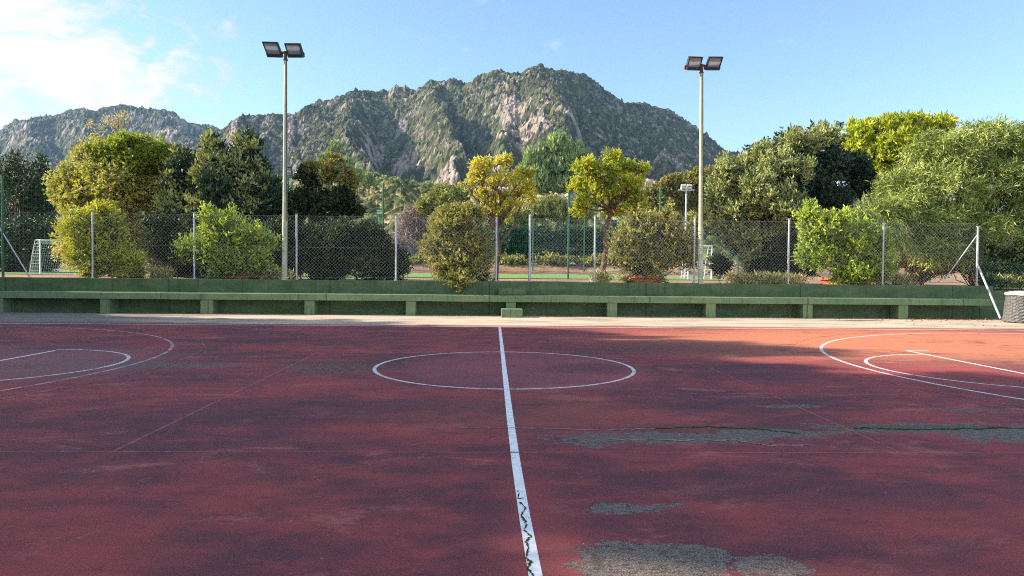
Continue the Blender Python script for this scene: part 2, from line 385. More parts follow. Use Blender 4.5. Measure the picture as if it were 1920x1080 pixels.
def cells(x, y, size, s=0, dens=1.0):
    """dome-like bumps, one per grid cell: returns height 0..1 and an id number 0..1"""
    gx = x/size; gy = y/size; ix = np.floor(gx).astype(np.int64); iy = np.floor(gy).astype(np.int64)
    best = np.zeros_like(x); bid = np.zeros_like(x)
    for di in (-1, 0, 1):
        for dj in (-1, 0, 1):
            jx = ix+di; jy = iy+dj
            cx = jx+_h(jx, jy, s+1); cy = jy+_h(jx, jy, s+2); rr = .35+.45*_h(jx, jy, s+3)
            d = ((gx-cx)**2+(gy-cy)**2)/rr**2
            hgt = np.sqrt(np.clip(1-d, 0, 1))*(.45+.55*rr/.8)*(_h(jx, jy, s+5) < dens)
            up_ = hgt > best; best = np.where(up_, hgt, best); bid = np.where(up_, _h(jx, jy, s+4), bid)
    return best, bid
def lerp3(a, b, k): return a[None, :]*(1-k[:, None])+b[None, :]*k[:, None] if np.ndim(a) == 1 else a*(1-k[:, None])+b*k[:, None]
def cmix(a, b, k): return a*(1-k[:, None])+np.array(b)[None, :]*k[:, None]
def sst(x, a, b): t = np.clip((x-a)/(b-a), 0, 1); return t*t*(3-2*t)
def grid_faces(nr, nc):
    i = np.arange(nr-1)[:, None]*nc+np.arange(nc-1)[None, :]; i = i.ravel()
    return np.stack([i, i+1, i+nc+1, i+nc], 1)

def terrain(name, px, sky_pts, Y0, Yr, rows, z0f, spurs, rocks, cell, bushes, noise_amp, palette, back=6, exp=1.0, rockiness=.5, gully=0):
    sx, sy = zip(*sky_pts); py = np.interp(px, sx, sy)
    D = np.array([ray(a, b) for a, b in zip(px, py)]); u = D[:, 0]/D[:, 1]; zk = D[:, 2]/D[:, 1]
    Yrr = Yr(px); nc = len(px); tt = np.concatenate([np.linspace(0, 1, rows), 1+np.linspace(.01, .3, back)])
    T, PX = np.meshgrid(tt, px, indexing='ij'); Yg = Y0+(Yrr[None, :]-Y0)*T; X = u[None, :]*Yg
    zr = (H+zk*Yrr)[None, :]; zb = z0f(px)[None, :]
    Tc = np.clip(T, 0, 1); z = zb+(zr-zb)*Tc**exp
    # height of each point in the photo, roughly, to carry the spurs and outcrops down the slope
    PY = 505+.0094*(PX-919)-(z-H)/Yg*F
    S = np.zeros_like(z); fade = np.clip((1-Tc)*4.5, 0, 1)*np.clip(Tc*4, 0, 1)
    for pts, A, wl, wr in spurs:
        ys, xs = zip(*sorted([(b, a) for a, b in pts])); xc = np.interp(PY, ys, xs) + (fbm(X*.012, Yg*.012, 4, 3)-.5)*36
        d = PX-xc; S = np.maximum(S, A*np.where(d < 0, np.exp(-(np.abs(d)/wl)**1.4), 1-sst(d, 0, wr*1.6)))
    z = z-(gully-S)*fade
    taper = np.clip((1-Tc)*6, .25, 1)*np.clip(Tc*6, 0, 1)
    rdg = fbm(X/140, Yg/140, 5, 11, .5, True); z = z+(rdg-.6)*noise_amp*2.2*taper
    z = z+(fbm(X/38, Yg/38, 5, 21, .6, True)-.6)*noise_amp*1.3*np.clip(Tc*5, 0, 1)
    el = (z-H)/Yg; lim = zk[None, :]*(.86+.14*Tc**1.2); z = np.where((T <= 1) & (el > lim), (lim+(el-lim)*.3)*Yg+H, z)
    rockf = np.zeros_like(z)
    for (a, b, ra, rb) in rocks:
        rockf = np.maximum(rockf, np.exp(-((PX-a)/ra)**2-((PY-b)/rb)**2))
    x_, y_ = X.ravel(), Yg.ravel(); rf = rockf.ravel()
    patch = fbm(x_/22, y_/30, 5, 31, .6)
    rockm = sst(patch+rf*.30-(1-rockiness)*.05, .56, .64)
    crumb = fbm(x_/7.5, y_/9+z.ravel()/9, 4, 35, .6); rockm = np.maximum(rockm, sst(crumb+.16*(patch-.5), .635, .69)*(.9 if cell > 4 else 0))
    # boulders and bushes
    bh, bid = cells(x_, y_, cell*.95, 41, .9); bb, bbid = cells(x_, y_, cell*.55, 51, .9)
    rk = np.maximum(bh*1.5, bb*.8)
    gh, gid = cells(x_, y_, cell, 61, bushes); g2, g2id = cells(x_, y_, cell*.55, 71, bushes)
    gsel = g2*.6 > gh; gH = np.where(gsel, g2*.6, gh); gI = np.where(gsel, g2id, gid)
    bushm = sst(gH, .05, .2)*(1-rockm*sst(gI, 0.0, .15)*.93)
    zf = z.ravel()+rockm*rk*cell*.85+gH*bushm*cell*.72+(fbm(x_/6, y_/6, 3, 81)-.5)*cell*.25
    n = len(x_); soil, rocka, rockb, ga, gb, gc = [np.array(c) for c in palette[:6]]
    base = np.tile(soil, (n, 1)); base = cmix(base, palette[6], sst(fbm(x_/16, y_/16, 4, 91), .4, .65))
    rc = np.where((bid+rf*.4 > .55)[:, None], rocka[None, :], rockb[None, :])*(.35+1.25*fbm(x_/3.2, zf/2.6, 4, 7, .7)*(.75+.5*_h((x_*.8).astype(np.int64), (zf*.9).astype(np.int64), 5)))[:, None]
    base = base*(1-rockm[:, None])+rc*rockm[:, None]
    gcol = np.where((gI < .45)[:, None], ga[None, :], np.where((gI < .8)[:, None], gb[None, :], gc[None, :]))*(.5+1.0*_h((gI*9999).astype(np.int64), (gI*777).astype(np.int64), 3))[:, None]
    base = base*(1-bushm[:, None])+gcol*bushm[:, None]
    V = np.stack([x_, y_, zf], 1)
    o = mesh_np(name, V, grid_faces(len(tt), nc), M['terrain'], None, {'base': ('FLOAT_COLOR', np.concatenate([np.clip(base, 0, 1), np.ones((n, 1))], 1))}, smooth=False)
    tag(o, kind='structure'); return o

MAIN = [(-200,400),(330,300),(400,262),(415,246),(427,233),(449,221),(481,218),(519,216),(552,213),(579,199),(595,196),(627,189),(655,175),(692,172),(720,170),(747,167),(780,165),(795,159),(812,151),(835,150),
        (855,149),(871,153),(885,150),(920,139),(935,137),(960,138),(975,138),(990,132),(1000,130),(1012,127),(1024,134),(1040,137),(1061,136),(1085,142),(1104,149),(1118,160),(1131,170),(1150,183),(1168,196),
        (1180,198),(1200,197),(1212,200),(1230,205),(1245,209),(1270,222),(1288,233),(1305,246),(1321,257),(1345,273),(1370,285),(1395,292),(1413,299),(1470,318),(1560,350),(1750,385),(2000,410),(2500,450)]
PAL = [(.13,.12,.09), (.31,.25,.21), (.19,.172,.16), (.030,.039,.021), (.050,.058,.027), (.088,.090,.042), (.115,.105,.058)]
terrain('mountain', np.concatenate([np.arange(230, 1500, 1.7), np.arange(1500, 2500, 7)]), MAIN, 330, lambda p: 1080+50*np.sin(p/90.0), 700,
        lambda p: 16+0*p,
        [([(655,160),(652,230),(690,300),(725,350)], 70, 150, 45), ([(800,150),(862,215),(852,260),(875,330)], 62, 75, 26),
         ([(960,130),(940,200),(950,260),(960,340)], 50, 40, 60), ([(1040,130),(1060,200),(1085,260),(1110,330)], 75, 110, 45), ([(1120,165),(1175,230),(1230,330)], 55, 50, 50),
         ([(1215,200),(1300,270),(1370,340)], 60, 60, 60), ([(440,222),(450,260),(480,320)], 60, 50, 40), ([(540,205),(560,250),(590,320)], 50, 40, 40)],
        [(805,285,22,28), (845,268,14,34), (930,225,20,48), (915,290,16,30), (1000,180,30,22), (1075,245,12,14), (435,238,16,18), (546,235,8,18), (700,200,20,12),
         (755,205,22,16), (1140,230,24,18), (960,160,24,10)],
        5.0, .93, 17, PAL, rockiness=-.75, gully=92)
FARM = [(-900,360),(-400,300),(-120,262),(-40,250),(0,245),(30,230),(60,224),(100,222),(130,210),(155,204),(172,208),(182,212),(200,203),(225,199),(250,201),(275,205),(300,209),(330,221),(355,233),(385,236),(410,243),(440,252),(560,300)]
terrain('far_mountain', np.concatenate([np.arange(-900, -60, 8), np.arange(-60, 560, 2.2)]), FARM, 900, lambda p: 1750+0*p, 190, lambda p: 60+0*p,
        [([(150,204),(170,260),(230,330)], 50, 80, 60), ([(300,209),(330,250),(400,320)], 60, 60, 60), ([(60,224),(60,260),(90,330)], 45, 50, 60)],
        [(40,260,30,20), (300,250,50,18), (240,230,30,14)], 7.0, .93, 22, PAL, rockiness=-.6, gully=60)
HILL = [(-500,470),(0,470),(450,420),(560,330),(600,322),(640,318),(700,330),(760,345),(830,352),(900,362),(980,365),(1010,355),(1040,349),(1070,352),(1110,362),(1180,350),(1260,345),(1330,352),(1420,380),(1700,420),(2300,440)]
HPAL = [(.40,.31,.20), (.52,.37,.29), (.30,.26,.23), (.045,.065,.022), (.09,.105,.035), (.15,.15,.055), (.27,.24,.12)]
terrain('hillside', np.arange(-700, 2600, 3.4), HILL, 84, lambda p: 215+0*p, 230, lambda p: 1.9+0*p,
        [([(720,330),(760,400),(780,480)], 3, 30, 30)], [(1045,356,30,10), (960,362,30,8), (1040,372,40,12)], 2.0, .42, 1.8, HPAL, back=30, exp=1.25, rockiness=-.4)

# ------------------------------------------------------------------ ground sheets
ZP = .90                                       # level of the upper ground behind the wall
mb = MB(); mb.sheet([(-4000,-4000,-.6),(4000,-4000,-.6),(4000,9000,-.6),(-4000,9000,-.6)]); tag(mb.build('ground', M['soil']), kind='structure')
YW0, YW1 = 20.62, 20.92                        # front and back of the green wall
mb = MB(); mb.box(-60, 60, -30, YW0+.1, -.5, -.004); tag(mb.build('apron', M['apron']), kind='structure')
YS = 16.44
mb = MB(); mb.sheet([(-22,-9,0),(22,-9,0),(22,YS+.28,0),(-22,YS+.28,0)]); tag(mb.build('court_surface', M['court']), kind='structure')
# upper ground: uneven soil behind the wall up to the pitch, then the bank
nx, ny = 260, 90
xs = np.linspace(-75, 75, nx); ys = np.concatenate([[YW1-.06, YW1+.02], np.linspace(21.1, 37.5, ny-2)])
YY, XX = np.meshgrid(ys, xs, indexing='ij')
zz = ZP-.015+(fbm(XX/3, YY/3, 4, 5)-.5)*.10+(fbm(XX/.5, YY/.5, 3, 6)-.5)*.03
# worn hump round the tree roots right of the gate, hollow down to the pitch in the middle
zz = np.where(YY > 36.5, ZP-.03, zz)
o = mesh_np('soil_strip', np.stack([XX.ravel(), YY.ravel(), zz.ravel()], 1), grid_faces(ny, nx), M['soil'], smooth=True); tag(o, kind='structure')
mb = MB(); mb.sheet([(-90,37.4,ZP-.02),(90,37.4,ZP-.02),(90,72,ZP-.02),(-90,72,ZP-.02)]); tag(mb.build('soil_surround', M['soil']), kind='structure')
mb = MB(); mb.sheet([(-90,37.5,ZP),(15.5,37.5,ZP),(15.5,70.4,ZP),(-90,70.4,ZP)]); tag(mb.build('sports_pitch', M['turf']), kind='structure')
mb = MB(); mb.sheet([(-60,38.6,ZP+.004),(15.4,38.6,ZP+.004),(15.4,38.72,ZP+.004),(-60,38.72,ZP+.004)])
mb.sheet([(-60,68,ZP+.004),(15.4,68,ZP+.004),(15.4,68.12,ZP+.004),(-60,68.12,ZP+.004)]); tag(mb.build('pitch_marking', M['turf_line']), kind='structure')
ys = np.linspace(70, 88, 40); xs = np.linspace(-110, 110, 300); YY, XX = np.meshgrid(ys, xs, indexing='ij')
zz = ZP-.05+sst(YY, 70.5, 74)*1.05+(fbm(XX/2.5, YY/2.5, 5, 9)-.5)*.5*sst(YY, 70.5, 73)
o = mesh_np('earth_bank', np.stack([XX.ravel(), YY.ravel(), zz.ravel()], 1), grid_faces(40, 300), M['soil'], smooth=True); tag(o, kind='structure')
ys = np.array([84, 200, 400, 1200]); xs = np.linspace(-1500, 1500, 12); YY, XX = np.meshgrid(ys, xs, indexing='ij')
o = mesh_np('valley_floor', np.stack([XX.ravel(), YY.ravel(), (1.4+0*XX+np.clip(YY-84, 0, 2000)*.01).ravel()], 1), grid_faces(4, 12), M['soil']); tag(o, kind='structure')

# ------------------------------------------------------------------ court markings
OX, OY = .2089, 9.5894
def strip(path, wd, z):                        # flat painted band along a ground path
    path = np.array(path, float); d = np.gradient(path, axis=0); d /= np.linalg.norm(d, axis=1)[:, None]+1e-9
    nrm = np.stack([-d[:, 1], d[:, 0]], 1)*wd/2; a = path+nrm; b = path-nrm; n = len(path)
    V = np.concatenate([np.c_[a, np.full(n, z)], np.c_[b, np.full(n, z)]]); i = np.arange(n-1)
    return V, np.stack([i, i+n, i+n+1, i+1], 1)
def mark(name, path, wd, mat, z=.004):
    V, Fc = strip(path, wd, z*.28); o = mesh_np(name, V, Fc, M[mat]); tag(o, kind='structure'); return o
def seg(a, b, n=2, wob=0):
    a = np.array(a[:2]); b = np.array(b[:2]); t = np.linspace(0, 1, n)[:, None]; p = a+(b-a)*t
    if wob: p = p+np.stack([np.zeros(n), (fbm(t[:, 0]*n/4, t[:, 0]*0, 3, 4)-.5)*wob], 1)
    return p
def arc(cx, cy, r_, a0, a1, n=90):
    t = np.radians(np.linspace(a0, a1, n)); return np.stack([cx+r_*np.cos(t), cy+r_*np.sin(t)], 1)
mark('centre_line', [gr(937, 614)[:2], gr(946.5, 700)[:2], gr(956, 780)[:2], gr(968, 870)[:2], gr(984, 970)[:2], gr(1008, 1100)[:2], (OX+.12, .9), (OX+.2, -5)], .062, 'line')
mark('centre_circle', arc(OX, OY, 1.775, 0, 360, 160), .05, 'line_mid', .006)
mark('side_line', seg((-14, YS-.04), (14, YS-.04), 60), .055, 'line', .006)
for s, nm in ((-1, 'left'), (1, 'right')):
    a0, a1 = (-100, 100) if s < 0 else (80, 280)
    mark('three_point_line', arc(OX+s*11.06, OY, 5.93, a0, a1), .055, 'line_mid' if s > 0 else 'line_worn', .004)
    mark('free_throw_circle', arc(OX+s*7.1365, OY, 1.775, a0+8, a1-8), .05, 'line_mid', .006)
    mark('outer_arc_line', arc(OX+s*11.06, OY, 6.42, a0+(20 if s < 0 else 20), a1-20), .04, 'line_ghost', .008)
mark('lane_line', seg(gr(103, 657.5), gr(-220, 717)), .05, 'line', .008)
mark('lane_line', seg(gr(1699, 657.5), gr(2100, 736)), .05, 'line', .008)
mark('free_throw_line', seg(gr(1699, 657), gr(1742, 657)), .05, 'line', .010)
YN = gr(700, 848)[1]
mark('seam_line', seg((-6, YN), (5.5, YN), 80, .03), .022, 'line_faint', .004)
mark('seam_line', seg((OX-2.95, YN), (OX-2.95, gr(600, 660)[1]), 60), .03, 'line_faint', .0055)
mark('seam_line', seg((OX+2.9, YN), (OX+2.9, gr(1340, 690)[1]), 60), .025, 'line_faint', .0055)
mark('seam_line', seg(gr(1255, 738), gr(1700, 741), 40, .02), .03, 'line_faint', .007)
def crack(name, pts, wd, mat, n=14, wob=.03, z=.009):
    P = [np.array(gr(*p)[:2]) for p in pts]; path = []
    for a, b in zip(P[:-1], P[1:]):
        for k in range(n):
            path.append(a+(b-a)*k/n+np.array([rng.normal()*wob*.4, rng.normal()*wob]))
    path.append(P[-1]); V, Fc = strip(path, wd, z*.33); V[:, :2] += rng.normal(size=(len(V), 2))*wd*.33
    o = mesh_np(name, V, Fc, mat); tag(o, kind='structure')
mm = simple('crack_moss', (.030, .040, .012), (.08, .10, .02), 30, .95, .1, 0, .8, .01)
cr = simple('crack_edge', (.22, .15, .13), (.34, .22, .20), 20, .95, .1)
crack('crack', [(865, 802), (1010, 803), (1140, 807), (1230, 803)], .02, cr, 10, .012)
crack('crack', [(1140, 824), (1260, 826), (1380, 825), (1430, 834), (1530, 836)], .025, cr, 10, .015)
crack('moss_crack', [(1230, 803), (1330, 800), (1420, 804), (1500, 812)], .03, mm, 10, .02)
crack('moss_crack', [(1600, 802), (1680, 806), (1800, 804), (1930, 803)], .03, mm, 10, .02)
zig = [(976, 942), (985, 955), (977, 968), (987, 984), (984, 995), (995, 1007), (986, 1016), (990, 1030), (987, 1047), (995, 1056), (989, 1066), (1001, 1082)]
crack('moss_crack', zig, .009, mm, 6, .0045, .011)
crack('moss_crack', [(970, 920), (974, 925), (970, 936), (982, 934)], .006, mm, 3, .002, .011)

# ------------------------------------------------------------------ wall, bench, steps
ZT = 1.0
w_ = empty('concrete_wall', (0, YW0, 0), 'long low green painted concrete wall behind the bench, holding up the upper ground', 'wall')
xr = at(1863, 540, YW0)[0]; xj = at(1838, 540, YW0)[0]
mb = MB(); mb.box(-40, xj-.006, YW0, YW1, -.3, ZT); mb.box(xj+.006, xr, YW0+.01, YW1, -.3, ZT-.003); mb.box(xr+.004, 40, YW0+.02, YW1, -.3, ZT-.14)
mb.build('wall_face', M['green_wall'], w_, bevel=.012)
b_ = empty('concrete_bench', (0, 20.3, 0), 'long green painted concrete bench along the foot of the wall on short block legs', 'bench')
YB0 = 20.12; xbl = at(-3, 560, YB0)[0]; xbr = at(1860, 570, YB0)[0]; ZB = .605
nseg = 120; xs = np.linspace(xbl, xbr, nseg); mb = MB()
V = []; 
for i, x in enumerate(xs):
    wv = .012*(vnoise(np.array([x*.35]), np.array([.3]), 2)[0]-.5); wy = .02*(vnoise(np.array([x*.5]), np.array([.9]), 3)[0]-.5)
    V += [(x, YB0+wy, ZB-.185+wv), (x, YB0+wy-.004, ZB-.01+wv), (x, YB0+.01+wy, ZB+wv), (x, YW0+.0, ZB+.004+wv), (x, YW0+.0, ZB-.185+wv)]
Fs = []
for i in range(nseg-1):
    for k in range(5): Fs.append((i*5+k, i*5+(k+1) % 5, (i+1)*5+(k+1) % 5, (i+1)*5+k))
mb.add(V, [f[::-1] for f in Fs]+[(0, 1, 2, 3, 4)[::-1], tuple((nseg-1)*5+k for k in range(5))])
mb.build('seat_slab', M['green_bench'], b_)
leg_px = [-4, 197, 387, 580, 770, 958, 1148, 1333, 1515, 1694]
for px in leg_px:
    c = at(px, 578, YB0+.03); wd = .145 if px != 387 else .175
    mb = MB(); mb.box(c[0]-wd, c[0]+wd, YB0+.03, YW0-.004, -.02, ZB-.187); mb.build('leg', M['green_bench'], b_, bevel=.012)
c0 = at(940, 590, 19.62)[0]; c1 = at(980, 590, 19.62)[0]
mb = MB(); mb.box(c0, c1, 19.62, YB0-.03, -.02, .235); o = mb.build('step_block', M['green_bench'], bevel=.014)
tag(o, 'low green concrete step on the ground in front of the bench', 'step')
c0 = at(935, 545, YB0+.12)[0]; c1 = at(987, 545, YB0+.12)[0]
mb = MB(); mb.box(c0, c1, YB0+.14, YW0-.004, ZB+.008, ZB+.20); o = mb.build('step_block', M['green_wall'], bevel=.014)
tag(o, 'green concrete step sitting on top of the bench seat below the fence opening', 'step')

# ------------------------------------------------------------------ chain-link fence on the wall
YF = 20.80
def bars(P0, P1, r_):                          # many straight thin three-sided wires at once
    P0 = np.asarray(P0, float); P1 = np.asarray(P1, float); d = P1-P0; d /= np.linalg.norm(d, axis=1)[:, None]+1e-9
    a = np.cross(d, np.array([0, 1.0, 0.01])); a /= np.linalg.norm(a, axis=1)[:, None]+1e-9; b = np.cross(d, a); n = len(P0); V = []
    for k in range(3):
        t = 2*math.pi*k/3+.5; o_ = (a*math.cos(t)+b*math.sin(t))*r_; V += [P0+o_, P1+o_]
    V = np.concatenate(V); i = np.arange(n); Fc = []
    for k in range(3):
        k2 = (k+1) % 3; Fc.append(np.stack([i+2*k*n, i+2*k2*n, i+(2*k2+1)*n, i+(2*k+1)*n], 1))
    return V, np.concatenate(Fc)
def chainlink(name, x0, x1, Y, z0, z1, mat, parent, s=.105, r_=.0014, sag=None):
    """diamond mesh of zigzag wires with top and mid strain wires"""
    P0 = []; P1 = []; hgt = z1-z0; nz = max(1, int(round(hgt/(s)))); dz = hgt/nz
    nx_ = int((x1-x0)/s)
    for sgn in (1, -1):
        for i in range(-nz, nx_+nz):
            a = x0+i*s if sgn > 0 else x0+(i)*s
            # from (a, z0) rising to the side
            xa, za = a, z0; xb, zb_ = a+sgn*hgt, z1
            if sgn > 0:
                if xa < x0: za += (x0-xa); xa = x0
                if xb > x1: zb_ -= (xb-x1); xb = x1
            else:
                if xa > x1: za += (xa-x1); xa = x1
                if xb < x0: zb_ -= (x0-xb); xb = x0
            if zb_-za > .02 and x0-.001 <= xa <= x1+.001: P0.append((xa, Y+sgn*.003, za)); P1.append((xb, Y+sgn*.003, zb_))
    for zt in (z1-.01, (z0+z1)/2, z0+.05):
        P0.append((x0, Y+.006, zt)); P1.append((x1, Y+.006, zt))
    P0 = np.array(P0); P1 = np.array(P1)
    # split wires into short lengths so that the mesh can bulge slightly
    K = 6; A = np.concatenate([P0+(P1-P0)*k/K for k in range(K)]); B = np.concatenate([P0+(P1-P0)*(k+1)/K for k in range(K)])
    def bul(P):
        q = P.copy(); fx = (P[:, 0]-x0)/(x1-x0); fz = (P[:, 2]-z0)/hgt
        q[:, 1] += np.sin(fx*math.pi)*np.sin(np.clip(fz, 0, 1)*math.pi)*.05*math.sin(x0*3+1)+(fbm(P[:, 0]*1.5, P[:, 2]*1.5, 2, 8)-.5)*.03
        if sag: q[:, 2] -= sag*fz*np.sin(fx*math.pi*.9)
        return q
    V, Fc = bars(bul(A), bul(B), r_); return mesh_np(name, V, Fc, mat, parent)
fence = empty('chain_link_fence', (0, YF, ZT), 'galvanised chain-link fence of diamond mesh on grey posts standing on the green wall', 'fence')
post = [(173, 397), (364, 399), (556, 402), (743, 404), (931, 408), (994, 402), (1116, 405), (1303, 408), (1480, 411), (1657, 420), (1834, 425)]
PX = []
for i, (px, py) in enumerate(post):
    c = at(px, py, YF); x = c[0]; PX.append((x, c[2]))
    mb = MB(); mb.tube([(x, YF, ZT-.02), (x, YF, c[2])], .030 if i != 5 else .036, 8); mb.obox((x, YF, c[2]+.005), (.036, 0, 0), (0, .036, 0), (0, 0, .014))
    mb.tube([(x, YF, ZT-.016), (x, YF, ZT+.03)], .05, 8)
    mb.build('post', M['galv'], fence, smooth=True)
xl = at(5, 400, YF)[0]
spans = [(xl, PX[0][0])]+[(PX[i][0], PX[i+1][0]) for i in (0, 1, 2, 3, 5, 6, 7, 8, 9)]
for i, (a, b) in enumerate(spans):
    chainlink('chain_link_panel', a, b, YF-.02, ZT+.03, PX[0][1]-.04, M['wire'], fence)
chainlink('chain_link_panel', PX[10][0], PX[10][0]+3.2, YF-.02, ZT-.1, ZT+1.0, M['green_wire'], fence, sag=.35, r_=.003)
def pipe(name, a, b, r_, mat, parent):
    mb = MB(); mb.tube([a, b], r_, 8); return mb.build(name, mat, parent, smooth=True)
pipe('brace', at(-2, 425, YF-.05), at(57, 522, YF-.08), .022, M['galv'], fence)
pipe('brace', at(1832, 494, YF-.04), at(1876, 597, 19.55), .030, M['galv'], fence)
pipe('brace', at(1832, 441, YF+.05), at(1772, 523, YF+.1), .017, M['galv'], fence)
# tall green corner post and net at the far left
cf = empty('tall_corner_fence', at(5, 522, YF), 'tall green steel corner post with green net at the left end of the wall', 'fence')
zt5 = at(4, 330, YF-.05)[2]; x5 = at(5, 430, YF-.05)[0]
mb = MB(); mb.tube([(x5, YF-.05, ZT-.3), (x5, YF-.05, zt5)], .035, 8); mb.build('post', M['green_metal'], cf, smooth=True)
def net(name, x0, x1, Y, z0, z1, sx, sz, mat, parent, r_=.002, seed=0, depth_dir=None):
    vx = np.arange(x0, x1, sx); hz = np.arange(z0, z1+.001, sz)
    P0 = [(x, Y, z0) for x in vx]+[(x0, Y, z) for z in hz]; P1 = [(x, Y, z1) for x in vx]+[(x1, Y, z) for z in hz]
    V, Fc = bars(P0, P1, r_); return mesh_np(name, V, Fc, mat, parent)
net('net', x5-6, x5, YF-.05, ZT, zt5-.05, .11, .11, M['green_wire'], cf, .002)

# ------------------------------------------------------------------ tall green fences round the pitch
YT = 38.0
tf = empty('tall_mesh_fence', (0, YT, ZP), 'tall dark green steel posts with fine green mesh along the near edge of the pitch', 'fence')
tops = {718: 333, 1066: 338, 1237: 342}
xs_ = []
for k, px in enumerate([-137, 205, 376, 547, 718, 893, 1066, 1237, 1405, 1575, 1745, 1915]):
    x = at(px, 440, YT)[0]; xs_.append(x); zt = at(px, tops.get(px, 337), YT)[2]
    if px == 1405: zt = at(px, 400, YT)[2]
    mb = MB(); mb.tube([(x, YT, ZP-.02), (x, YT, ZP+5.1)], .055, 8); mb.build('post', M['green_metal'], tf, smooth=True)
for a, b in zip(xs_[:-1], xs_[1:]):
    net('mesh_panel', a, b, YT, ZP+.05, ZP+5.0, .22, .44, M['green_wire'], tf, .0028)
YQ = 72.0
ff = empty('far_mesh_fence', (0, YQ, ZP), 'far green mesh fence with slim posts below the grassy bank beyond the pitch', 'fence')
xq = []
for px in [-60, 36, 132, 228, 324, 420, 516, 613, 710, 806, 903, 999, 1095, 1191, 1288, 1384, 1480, 1577]:
    x = at(px, 500, YQ)[0]; xq.append(x)
    mb = MB(); mb.tube([(x, YQ, ZP-.02), (x, YQ, ZP+5.8)], .075, 6); mb.build('post', M['green_metal'], ff, smooth=True)
for a, b in zip(xq[:-1], xq[1:]):
    net('mesh_panel', a, b, YQ, ZP+.05, ZP+5.7, .42, 1.4, M['green_wire'], ff, .008)

# ------------------------------------------------------------------ floodlights
def head(px, py, wpx, hpx, Y, parent, shear, yaw, dark_bottom=.24):
    """lamp head: rectangular housing with a framed glass front, tilted down towards the court"""
    s = Y/F; c = at(px, py, Y-.10); hw = wpx*s/2; hh = hpx*s/2
    ax = np.array([math.cos(yaw), math.sin(yaw), 0]); dn = np.array([shear, .0, 1.0]); dn[1] = -.42; dn /= np.linalg.norm(dn)
    nrm = np.cross(ax, dn); nrm /= np.linalg.norm(nrm)                      # points back, away from the court
    if nrm[1] < 0: nrm = -nrm
    dnl = dn*hh/max(dn[2], .3)
    hd = MB(); hd.obox(c+nrm*.06, ax*hw, nrm*.055, dnl)
    hd.obox(c+nrm*.14, ax*hw*.7, nrm*.03, dnl*.7)
    for k in (-1, 1):                                                    # raised frame round the glass
        hd.obox(c-nrm*.012+ax*k*(hw-.015), ax*.015, nrm*.02, dnl); hd.obox(c-nrm*.012+dnl*k*(1-.06), ax*(hw-.031), nrm*.02, dnl*.06)
    hd.obox(c-nrm*.04-dnl*(1-dark_bottom), ax*hw*.98, nrm*.045, dnl*dark_bottom)
    for k in np.linspace(-.8, .8, 6): hd.obox(c+nrm*.15+ax*hw*k, ax*.006, nrm*.05, dnl*.75)
    h = hd.build('lamp_head', M['black'], parent)
    g = MB(); g.obox(c-nrm*.004+dnl*.12, ax*(hw-.032), nrm*.004, dnl*.80); g.build('glass', M['glass'], h)
    return c
def floodlight(bx, by, tx, ty, Y, heads, label, rb=.078, rtp=.042):
    p0 = at(bx, by, Y); p0[2] = ZT-.01; p1 = at(tx, ty, Y); p1[0] = p0[0]+(p1[0]-p0[0])
    root = empty('floodlight_pole', p0, label, 'floodlight', 'tall sage green floodlight poles on the wall')
    n = 7; pts = [p0+(p1-p0)*k/n for k in range(n+1)]; rr = [rb+(rtp-rb)*k/n for k in range(n+1)]
    # stepped pole: the lower section is a size thicker
    mb = MB(); k1 = p0+(p1-p0)*.26
    mb.tube([p0, k1], [rb, rb*.97], 14); mb.tube([k1-(p1-p0)*.002, k1+(p1-p0)*.008], [rb*1.05, rb*.88], 14); mb.tube([k1, p1], [rb*.88, rtp], 14)
    mb.build('pole', M['pole'], root, smooth=True)
    mb = MB(); mb.box(p0[0]-.04, p0[0]+.04, Y-rb-.012, Y-rb*.8, ZT+.42, ZT+.66); mb.build('access_hatch', M['galv'], root, bevel=.006)
    mb = MB(); mb.tube([k1+np.array([rb*.7, -rb*.62, .02]), p0+(p1-p0)*.6+np.array([rb*.62, -rb*.5, 0]), p1+np.array([rtp*.8, -rtp*.8, 0])], .011, 5); mb.build('cable', M['black'], root)
    mb = MB(); mb.tube([p0, p0+np.array([0, 0, .02])], rb*1.5, 12); mb.build('base_collar', M['pole'], root, smooth=True)
    mb = MB(); mb.tube([p1-np.array([0, 0, .10]), p1-np.array([0, 0, .07])], rtp*1.6, 10); mb.tube([p1-np.array([0, 0, .07]), p1+np.array([0, 0, .17])], [rtp*1.15, rtp*.9], 10)
    mb.build('mast_cap', M['rust'], root)
    for hx, hy, wp, hp, sh, yw, arm in heads:
        mb = MB(); a = at(hx, hy+hp*.36, Y)
        mb.obox((p1+np.array([0, 0, .14])+a)/2, (a-p1-np.array([0, 0, .14]))/2, (0, .03, 0), (0, 0, .028))
        e = at(hx+arm, hy+hp*.33, Y); mb.obox((a+e)/2, (e-a)/2, (0, .022, 0), (0, 0, .02)); mb.obox(e, (.03, 0, 0), (0, .05, 0), (0, 0, .05))
        mb.build('bracket', M['rust'], root)
    for hx, hy, wp, hp, sh, yw, arm in heads: head(hx, hy, wp, hp, Y, root, sh, yw)
    return root
floodlight(533.5, 523, 535.6, 107, 20.72, [(511, 93, 27, 24.5, -.30, .05, 17), (551.5, 94.5, 28, 22.5, -.24, -.05, 17)],
           'tall sage green floodlight pole with two lamp heads, nearer the left of the wall')
floodlight(1313.5, 530, 1315.3, 131, 20.72, [(1302, 119, 26, 22, .16, .05, -17), (1339, 119, 26, 22, .20, -.05, -17)],
           'tall sage green floodlight pole with two lamp heads, beside the dark conifers at right')
